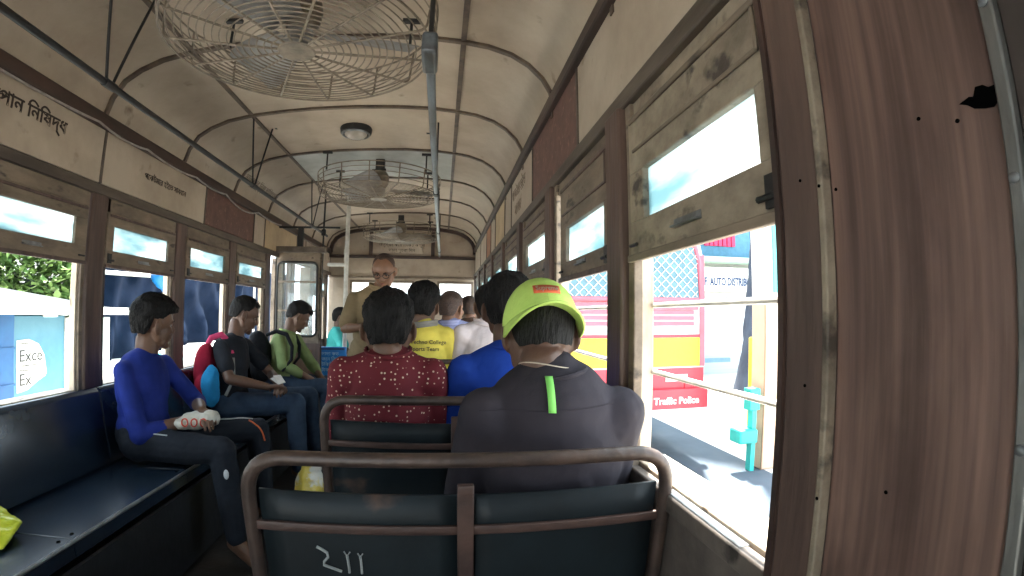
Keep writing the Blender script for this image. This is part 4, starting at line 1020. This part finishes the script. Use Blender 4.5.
b = MB(); b.ell((-.70, 2.55, .17), (.085, .06, .17)); b.ell((-.69, 2.55, .33), (.05, .035, .06)); fuse(b, .008, mat('yellow_white_bag', (.72, .56, .10), (.72, .70, .62), scale=5, lo=.45, hi=.5, rough=.35, bump=.3), 'bag_body', wy, 3, wob=.012, wsc=18, seed=9)

# ------------------------------------------------------------------ the street
G = -.80
def ST_(name, c, c2=None, **kw): return mat(name, c, c2, **kw)
CONC = mat('sunlit_concrete', (.62, .60, .56), (.52, .50, .46), scale=1.2, rough=.9, bump=.1)
GSHADE = mat('blue_grey_shade', (.075, .10, .13), (.055, .075, .10), scale=2, rough=.9, bump=.1)  # shadow band on the street, painted as a darker ground colour
MB().box(-40, 40, -25, 60, G - .1, G).build('ground', CONC, kind='structure')
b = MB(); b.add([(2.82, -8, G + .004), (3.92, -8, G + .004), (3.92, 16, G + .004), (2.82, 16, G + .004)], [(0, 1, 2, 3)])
b.build('road_shade_strip', GSHADE, kind='structure', solid=.004)
MB().box(4.3, 4.55, 9.9, 40, G, G + .14).build('kerb', mat('kerb_stone', (.35, .38, .42), rough=.8), kind='structure')

# red and yellow bus seen from its rear
BRED = mat('bus_red', (.62, .03, .05), (.52, .02, .04), scale=3, rough=.35, bump=0); BYEL = mat('bus_yellow', (.85, .60, .02), rough=.35, bump=0); BWH = mat('bus_white', (.75, .72, .70), rough=.35, bump=0)
BPINK = mat('bus_faded_red', (.62, .10, .14), rough=.4, bump=0); BGLASS = mat('bus_dark_glass', (.10, .20, .24), (.06, .13, .16), rough=.12, bump=0); RUB = mat('tyre_rubber', (.02, .02, .02), rough=.8)
bus = empty('city_bus', (2.3, 9, G), label='red and yellow city bus with meshed rear window outside the right windows', cat='bus')
BX0, BX1, BY, BL = 1.12, 3.46, 6.0, 9.2
b = MB()
sec = [(BX0, -.02), (BX1, -.02), (BX1, 1.95), (BX1 - .05, 2.16), (BX1 - .18, 2.32), (BX1 - .45, 2.40), (BX0 + .45, 2.40), (BX0 + .18, 2.32), (BX0 + .05, 2.16), (BX0, 1.95)]
b.prism(sec, lambda a, c, d: V((a, d, c)), BY, BY + BL); b.build('bus_body', BWH, bus, bevel=.04, angle=50)
def plate(name, x0, x1, z0, z1, m, dy=.012, y=BY, parent=None): return MB().box(x0, x1, y - dy, y, z0, z1).build(name, m, parent or bus, bevel=.004)
plate('yellow_band', BX0, BX1 - .02, .46, .84, BYEL)
plate('lower_red_band', BX0, BX1 - .01, .15, .44, BRED, .016)
plate('red_line', BX0, BX1 - .02, .845, .885, BRED, .014)
for k, z in enumerate((1.00, 1.075, 1.15)): plate('louvre_band', BX0 + .1, BX1 - .16, z, z + .055, BPINK, .014)
plate('louvre_panel', BX0 + .1, BX1 - .10, 1.21, 1.30, BPINK, .02)
plate('bumper', BX0 - .02, BX1 + .02, -.09, .17, BRED, .10)
b = MB(); fr = [(BX0 + .08, 1.34)] + [(BX1 - .08, 1.34), (BX1 - .08, 1.85), (BX1 - .13, 2.05), (BX1 - .28, 2.18), (BX1 - .5, 2.22), (BX0 + .5, 2.22), (BX0 + .2, 2.12), (BX0 + .08, 1.9)]
b.tube([(x, BY - .012, z) for x, z in fr], .035, 8, closed=True).build('window_surround', BPINK, bus)
b = MB(); b.prism([(x, z) for x, z in fr], lambda a, c, d: V((a, d, c)), BY - .015, BY - .005); b.build('rear_window', BGLASS, bus)
b = MB()
def inside(x, z): return x > BX0 + .1 and x < BX1 - .11 and z > 1.36 and z < 2.19 - max(0, x - (BX1 - .45)) * .5
for sg in (-1, 1):
    for k in range(-20, 36):
        c0 = BX0 + k * .125; seg_ = []
        for q in range(60):
            z = 1.36 + q * .0145; x = c0 + sg * (z - 1.36)
            if inside(x, z): seg_.append((x, z))
        if len(seg_) > 2: b.tube([(seg_[0][0], BY - .03, seg_[0][1]), (seg_[-1][0], BY - .03, seg_[-1][1])], .0045, 4)
b.build('window_mesh', BWH, bus)
plate('corner_pillar', BX1 - .075, BX1, .46, 1.95, BPINK, .02)
np_ = plate('number_plate', 2.88, 3.20, .265, .355, BWH, .03)
text('WB 04B 2811', .05, (3.04, BY - .031, .29), (1, 0, 0), (0, 0, 1), INK, np_, align='CENTER')
text('Traffic Police', .125, (2.68, BY - .105, -.02), (1, 0, 0), (0, 0, 1), BWH, bus, bold=.004)
text('S', .32, (2.08, BY - .016, .52), (1, 0, 0), (0, 0, 1), mat('green_lettering', (.10, .35, .15), bump=0), bus, bold=.004)
for x in (BX0 + .05, BX1 - .30):
    plate('tail_light', x, x + .12, .12, .30, BRED, .03)
for y in (BY + 2.5, BY + 7.4):
    for x in (BX0 + .1, BX1 - .1):
        MB().lathe([(.30, -.12), (.44, -.11), (.46, 0), (.44, .11), (.30, .12)], (x, y, G + .46), 28, Matrix.Rotation(pi / 2, 3, 'Y')).build('wheel', RUB, bus)
for k in range(6):
    for x in (BX0 - .004, BX1 - .006): MB().box(x, x + .01, BY + .5 + k * 1.4, BY + 1.7 + k * 1.4, 1.34, 2.05).build('side_window', BGLASS, bus)

# shops across the street
sh_ = empty('shop_building', (9.5, 15, G), label='pale shop building with blue lettered signboard behind the tree', cat='building')
PWALL = mat('pale_shop_wall', (.42, .42, .38), (.36, .36, .33), scale=.8, rough=.9, bump=0); LB2 = mat('pale_blue_wall', (.08, .20, .30), rough=.9, bump=0)
MB().box(4.2, 18, 14.6, 20, G, 5.2).build('wall', PWALL, sh_)
MB().box(6.0, 18, 14.45, 14.6, 3.0, 4.6).build('upper_band', LB2, sh_)
MB().box(5.0, 18, 13.7, 14.6, 2.85, 2.98).build('canopy', mat('greenish_canopy', (.35, .5, .42), bump=0), sh_, bevel=.01)
sb_ = MB().box(7.4, 11.6, 14.35, 14.5, 1.92, 2.72).build('signboard', WHITEP, sh_, bevel=.01)
text('A.F. AUTO DISTRIBUTORS', .36, (8.10, 14.34, 2.12), (1, 0, 0), (0, 0, 1), mat('sign_blue', (.004, .03, .10), bump=0), sb_, bold=.012, sx=.60)
for k in range(7): MB().box(8.35 + k * .17, 8.48 + k * .17, 14.34, 14.44, 3.42, 3.85).build('red_sign_bar', mat('red_sign', (.62, .02, .10), bump=0), sh_)
for k in range(3): MB().box(6.0 + k * 2.3, 7.9 + k * 2.3, 14.5, 14.62, G, 1.7).build('shutter', mat('grey_shutter', (.40, .44, .47), (.33, .37, .40), scale=3, stretch=(.1, .1, 12), rough=.6), sh_)
MB().box(4.6, 9, 13.9, 14.0, -.35, -.22).build('railing', mat('blue_grey_rail', (.12, .22, .30), bump=0), sh_)

# street tree and lamp post
BARK = mat('blue_grey_bark', (.05, .06, .085), (.03, .035, .05), scale=5, stretch=(1, 1, .3), rough=.95, bump=.6)
tt_ = empty('street_tree', (7.2, 10.4, G), label='tall grey street tree trunk in front of the signboard', cat='tree')
b = MB(); b.cap((7.22, 10.4, G + .05), (7.30, 10.4, G + .9), .34, .22); b.cap((7.30, 10.4, G + .9), (7.62, 10.4, 3.4), .22, .20); b.cap((7.62, 10.4, 3.4), (7.75, 10.4, 6.0), .20, .14)
b.cap((7.0, 10.35, G + .02), (7.25, 10.4, G + .6), .14, .2); b.cap((7.5, 10.35, G + .02), (7.28, 10.4, G + .6), .14, .2); b.cap((7.6, 10.4, 3.2), (6.3, 10.2, 5.0), .12, .07); b.cap((7.65, 10.4, 3.6), (9.0, 10.6, 5.4), .11, .07)
fuse(b, .04, BARK, 'trunk', tt_, 3, wob=.05, wsc=2.5)
def foliage(name, c, rad, n, m, parent, leaf=.10, seed=1):
    rnd = random.Random(seed); b = MB()
    for k in range(n):
        th = rnd.random() * 2 * pi; ph = math.acos(2 * rnd.random() - 1); rr = (.55 + .45 * rnd.random())
        wv = 1 + .25 * noise.noise(V((math.cos(th) * 2, math.sin(th) * 2, ph + seed)))
        p = V(c) + V((rad[0] * rr * wv * math.sin(ph) * math.cos(th), rad[1] * rr * wv * math.sin(ph) * math.sin(th), rad[2] * rr * wv * math.cos(ph)))
        a = V((rnd.uniform(-1, 1), rnd.uniform(-1, 1), rnd.uniform(-.6, .6))).normalized(); u, w = orth(a); l = leaf * rnd.uniform(.7, 1.4)
        b.add([p - a * l, p + u * l * .45, p + a * l, p - u * l * .45 + w * l * .15], [(0, 1, 2, 3)])
    o = b.build(name, m, parent); return o
LEAF = mat('sunlit_leaves', (.06, .14, .02), (.02, .06, .01), scale=2, rough=.6, bump=0); LEAF2 = mat('pale_leaves', (.12, .21, .05), (.05, .11, .02), scale=2, rough=.6, bump=0)
foliage('crown', (7.6, 10.6, 6.6), (3.2, 2.6, 1.6), 5000, LEAF, tt_, .16, 3)
lp = empty('teal_post', (3.72, 5.2, G), label='teal and cream street post with a green box at the right window edge', cat='post')
TEAL = mat('teal_paint', (.02, .40, .36), rough=.5, bump=0); CRM = mat('cream_peach_post', (.62, .42, .30), (.55, .36, .26), scale=4, rough=.7, bump=0)
MB().box(3.88, 4.55, 5.2, 5.5, G, 1.35).build('lower_post', CRM, lp, bevel=.02)
MB().box(3.88, 4.6, 5.15, 5.5, 1.35, 2.7).build('upper_cabinet', WHITEP, lp, bevel=.02)
MB().box(3.96, 4.04, 5.13, 5.16, 1.42, 2.5).build('cabinet_door', mat('pale_teal', (.10, .42, .42), bump=0), lp)
MB().box(3.67, 3.82, 5.2, 5.35, -.03, .24).build('green_box', TEAL, lp, bevel=.01); MB().box(3.51, 3.77, 5.15, 5.4, -.43, -.26).build('green_basket', TEAL, lp, bevel=.02); MB().box(3.71, 3.77, 5.2, 5.3, G, -.03).build('stand', TEAL, lp)
MB().box(3.87, 3.88, 5.19, 5.21, G, 1.3).build('brown_edge', mat('rust_brown', (.35, .2, .12)), lp)
yb_ = empty('yellow_bollard', (4.49, 6.28, G), label='small yellow bollard behind the green box on the street', cat='bollard')
MB().box(4.42, 4.56, 6.2, 6.35, G, .82).build('bollard', BYEL, yb_, bevel=.02)

# left side: kiosk, roofs, tarpaulins, trees
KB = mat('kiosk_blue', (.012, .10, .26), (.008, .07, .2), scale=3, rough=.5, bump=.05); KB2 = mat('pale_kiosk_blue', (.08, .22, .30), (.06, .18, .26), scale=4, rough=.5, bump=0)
ki = empty('street_kiosk', (-5.4, 5.1, G), label='blue metal street kiosk with torn white poster beyond the left windows', cat='kiosk')
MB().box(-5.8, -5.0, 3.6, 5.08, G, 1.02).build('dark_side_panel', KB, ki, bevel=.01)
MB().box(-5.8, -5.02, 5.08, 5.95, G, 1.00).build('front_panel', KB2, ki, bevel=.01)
MB().box(-5.8, -5.0, 5.95, 6.9, G, .98).build('white_panel', WHITEP, ki, bevel=.01)
for z in (.20, .62): MB().box(-5.0, -4.985, 3.6, 5.08, z, z + .02).build('panel_rib', KB, ki)
MB().box(-5.0, -4.985, 4.6, 4.62, G, 1.0).build('panel_rib', KB, ki)
po = [(5.13, .10), (5.13, .71), (5.32, .72), (5.48, .66), (5.58, .52), (5.62, .30), (5.60, .26), (5.45, .20), (5.30, .12)]
p_ = MB().prism(po, lambda a, c, d: V((d, a, c)), -5.02, -5.012).build('poster', WHITEP, ki)
DGT = mat('grey_letter', (.012, .012, .014), bump=0)
text('Exce', .20, (-5.010, 5.16, .46), (0, 1, 0), (0, 0, 1), DGT, p_); text('Ex', .20, (-5.010, 5.16, .18), (0, 1, 0), (0, 0, 1), DGT, p_)
text('Welcome to', .035, (-5.010, 5.17, .665), (0, 1, 0), (0, 0, 1), DGT, p_); text('Coaching Centre', .04, (-5.010, 5.17, .40), (0, 1, 0), (0, 0, 1), DGT, p_); text('Welcome to', .035, (-5.010, 5.17, .345), (0, 1, 0), (0, 0, 1), DGT, p_)
rf = MB(); rf.add([(-4.7, 3.0, 1.10), (-4.7, 7.0, 1.05), (-9.5, 7.0, 1.62), (-9.5, 3.0, 1.62)], [(0, 1, 2, 3)])
rf.build('kiosk_roof', mat('grey_corrugated_roof', (.04, .045, .05), (.015, .02, .025), scale=4, stretch=(1, 6, 1), rough=.7), ki, solid=.06)
MB().box(-4.72, -4.66, 3.0, 7.0, 1.02, 1.12).build('roof_edge', WHITEP, ki)
MB().box(-5.2, -5.0, 5.55, 5.8, .98, 1.10).build('roof_box', WHITEP, ki, bevel=.01)
TARPB = mat('dark_blue_tarp', (.008, .014, .030), (.004, .008, .018), scale=2, rough=.95, bump=.3, spec=.03); TARPL = mat('light_blue_tarp', (.01, .16, .42), (.008, .12, .34), scale=3, rough=.45, bump=.3)
def sheet_(name, y0, y1, z0, z1, x, m, label, sag=.15, seed=1, cat='tarpaulin', group=None, fold=.07):
    rows = []
    for jn in range(17):
        v_ = jn / 16; row = []
        for i in range(33):
            u = i / 32; y = lerp(y0, y1, u); z = lerp(z1, z0, v_) - sag * math.sin(u * pi) * (1 - v_)
            row.append((x + fold * noise.noise(V((u * 7, v_ * 2.5, seed))) + .05 * math.sin(u * 26 + v_ * 3), y, z))
        rows.append(row)
    return MB().grid(rows).build(name, m, None, solid=.01, label=label, cat=cat, group=group)
sheet_('tarpaulin', 7.2, 9.6, .25, 2.3, -5.6, TARPB, 'dark blue tarpaulin hanging behind the head of the blue jersey', seed=2)
sheet_('tarpaulin', 9.9, 13.6, .35, 2.5, -5.7, TARPB, 'dark tarpaulin with a deep diagonal fold seen between the two left pillars', seed=5, fold=.3)
sheet_('tarpaulin', 14.2, 20, G, 2.6, -6.2, TARPB, 'farther dark tarpaulin seen past the black T-shirt', seed=8)
o = MB(); o.ell((-5.0, 8.45, 1.78), (.22, .26, .34)); o.cap((-5.0, 8.45, 1.6), (-5.0, 8.8, 1.25), .16, .06)
o = fuse(o, .03, TARPL, 'blue_bundle', None, 3, wob=.06, wsc=4); tag(o, 'bright sky-blue bundle hanging in front of the dark tarpaulin', 'bundle')
o = MB(); o.ell((-5.0, 7.7, 1.98), (.2, .55, .22)); o = fuse(o, .03, TARPL, 'blue_bundle', None, 3, wob=.08, wsc=3); tag(o, 'wide bright blue rolled sheet above the tarpaulin next to the pillar', 'bundle')
t = empty('bamboo_pole', (-5.38, 10, G), label='pale horizontal pole on thin uprights carrying the market tarpaulins', cat='pole')
MB().tube([(-5.38, 7.2, 1.66), (-5.38, 9.0, 1.72), (-5.38, 13.8, 2.0)], .035, 8).build('crossbar', WHITEP, t)
for y, z in ((9.75, 1.76), (13.8, 2.0)): MB().tube([(-5.38, y, G), (-5.38, y, z)], .03, 8).build('upright', WHITEP, t)
um = empty('stall_umbrella', (-4.2, 5.7, G), label='turquoise stall umbrella low behind the shoulder of the blue jersey', cat='umbrella')
MB().lathe([(.62, -.26), (.45, -.12), (.25, -.02), (.02, .05)], (-4.25, 7.2, .42), 16).build('umbrella_canopy', mat('turquoise_cloth', (.03, .50, .42), rough=.6, bump=0), um); MB().tube([(-4.25, 7.2, G), (-4.25, 7.2, .45)], .02, 8).build('umbrella_pole', METAL, um)
for k, (y, c) in enumerate(((9.0, (.5, .5, .48)), (10.6, (.55, .38, .36)), (12.2, (.6, .45, .42)))):
    t = empty('market_stall', (-5.2, y, G), label=('pale grey goods table under the first tarpaulin', 'faded pink goods counter under the folded tarpaulin', 'peach goods counter at the far end of the market')[k], cat='stall')
    mm = mat('stall_cloth_%s' % 'abc'[k], c, rough=.8, bump=.2)
    MB().box(-5.5, -4.9, y - .6, y + .6, G + .70, G + .76).build('table_top', WHITEP, t, bevel=.01); MB().box(-5.48, -4.92, y - .58, y + .58, G + .1, G + .70).build('cloth_skirt', mm, t, bevel=.02)
    for q in range(5): MB().box(-5.4, -5.0, y - .5 + q * .21, y - .34 + q * .21, G + .76, G + .95 + .09 * (q % 3)).build('goods_box', mm if q % 2 else WHITEP, t, bevel=.01)
for k, (c, rad, m) in enumerate((((-12.0, 12.6, 2.3), (2.2, 2.6, 1.6), LEAF2), ((-13.0, 19.0, 3.2), (2.5, 2.8, 2.0), LEAF), ((-12.0, 6.2, 2.6), (2.0, 2.4, 1.6), LEAF))):
    t = empty('roadside_tree', (c[0], c[1], G), label=('pale sunlit tree above the kiosk roof, nearest the pillar', 'darker leafy tree rising beyond the market tarpaulins', 'green tree at the far left above the kiosk roof')[k], cat='tree', group='trees beyond the market')
    foliage('crown', c, rad, 6000, m, t, .17, 11 + k)
    MB().tube([(c[0], c[1], G), (c[0] + .1, c[1], c[2] - rad[2] * .3)], [.22, .14], 10).build('trunk', BARK, t)
MB().box(-17, -16, -10, 40, G, 4.2).build('far_buildings', mat('far_facade', (.45, .47, .47), (.35, .37, .38), scale=.5, rough=.9, bump=0), kind='structure')

settle()
# ------------------------------------------------------------------ light, sky and camera
W = bpy.data.worlds.new('World'); SC.world = W; W.use_nodes = True
nt = W.node_tree; bg = nt.nodes['Background']
sky = nt.nodes.new('ShaderNodeTexSky'); sky.sky_type = 'HOSEK_WILKIE'; sky.turbidity = 4; sky.ground_albedo = .4
el, az = math.radians(62), math.radians(25)
sd = V((math.sin(az) * math.cos(el), math.cos(az) * math.cos(el), math.sin(el))); sky.sun_direction = sd
mx = nt.nodes.new('ShaderNodeMix'); mx.data_type = 'RGBA'; mx.inputs[0].default_value = .6
nt.links.new(sky.outputs[0], mx.inputs[6]); mx.inputs[7].default_value = (.80, .93, 1.0, 1)
nt.links.new(mx.outputs[2], bg.inputs[0]); bg.inputs[1].default_value = 4.5
sun = bpy.data.lights.new('sun', 'SUN'); sun.energy = 20.0; sun.angle = math.radians(3); sun.color = (1, .96, .88)
so = bpy.data.objects.new('sun', sun); COL.objects.link(so); so.rotation_euler = sd.to_track_quat('Z', 'Y').to_euler(); so.location = (0, 0, 20)

cd = bpy.data.cameras.new('camera'); co = bpy.data.objects.new('camera', cd); COL.objects.link(co)
f_, k_, yaw, pit, rol = 493.27, -.08825, .13842, .053077, -.010384
cd.type = 'PANO'; cd.panorama_type = 'FISHEYE_LENS_POLYNOMIAL'; cd.sensor_width = 36; cd.sensor_fit = 'HORIZONTAL'
mm_ = 36 / 1024
cd.fisheye_polynomial_k0 = 0; cd.fisheye_polynomial_k1 = -1 / (f_ * mm_); cd.fisheye_polynomial_k2 = 0; cd.fisheye_polynomial_k3 = -k_ / (f_ * mm_) ** 3; cd.fisheye_polynomial_k4 = 0
cd.fisheye_fov = 3.14; cd.clip_start = .02; cd.clip_end = 500
M = Matrix.Rotation(-yaw, 3, 'Z') @ Matrix.Rotation(pit, 3, 'X') @ Matrix.Rotation(rol, 3, 'Y')
cw_ = Matrix((M.col[0], M.col[2], -M.col[1])).transposed().to_4x4(); cw_.translation = V((0, 0, H))
co.matrix_world = cw_; SC.camera = co
SC.view_settings.view_transform = 'Standard'; SC.view_settings.look = 'None'; SC.view_settings.gamma = 1; SC.view_settings.use_curve_mapping = False
SC.view_settings.exposure = 0.95
SC.cycles.use_denoising = True; SC.cycles.max_bounces = 12; SC.cycles.diffuse_bounces = 8; SC.cycles.transparent_max_bounces = 12
SC.cycles.sample_clamp_indirect = 6; SC.cycles.caustics_reflective = False; SC.cycles.caustics_refractive = False
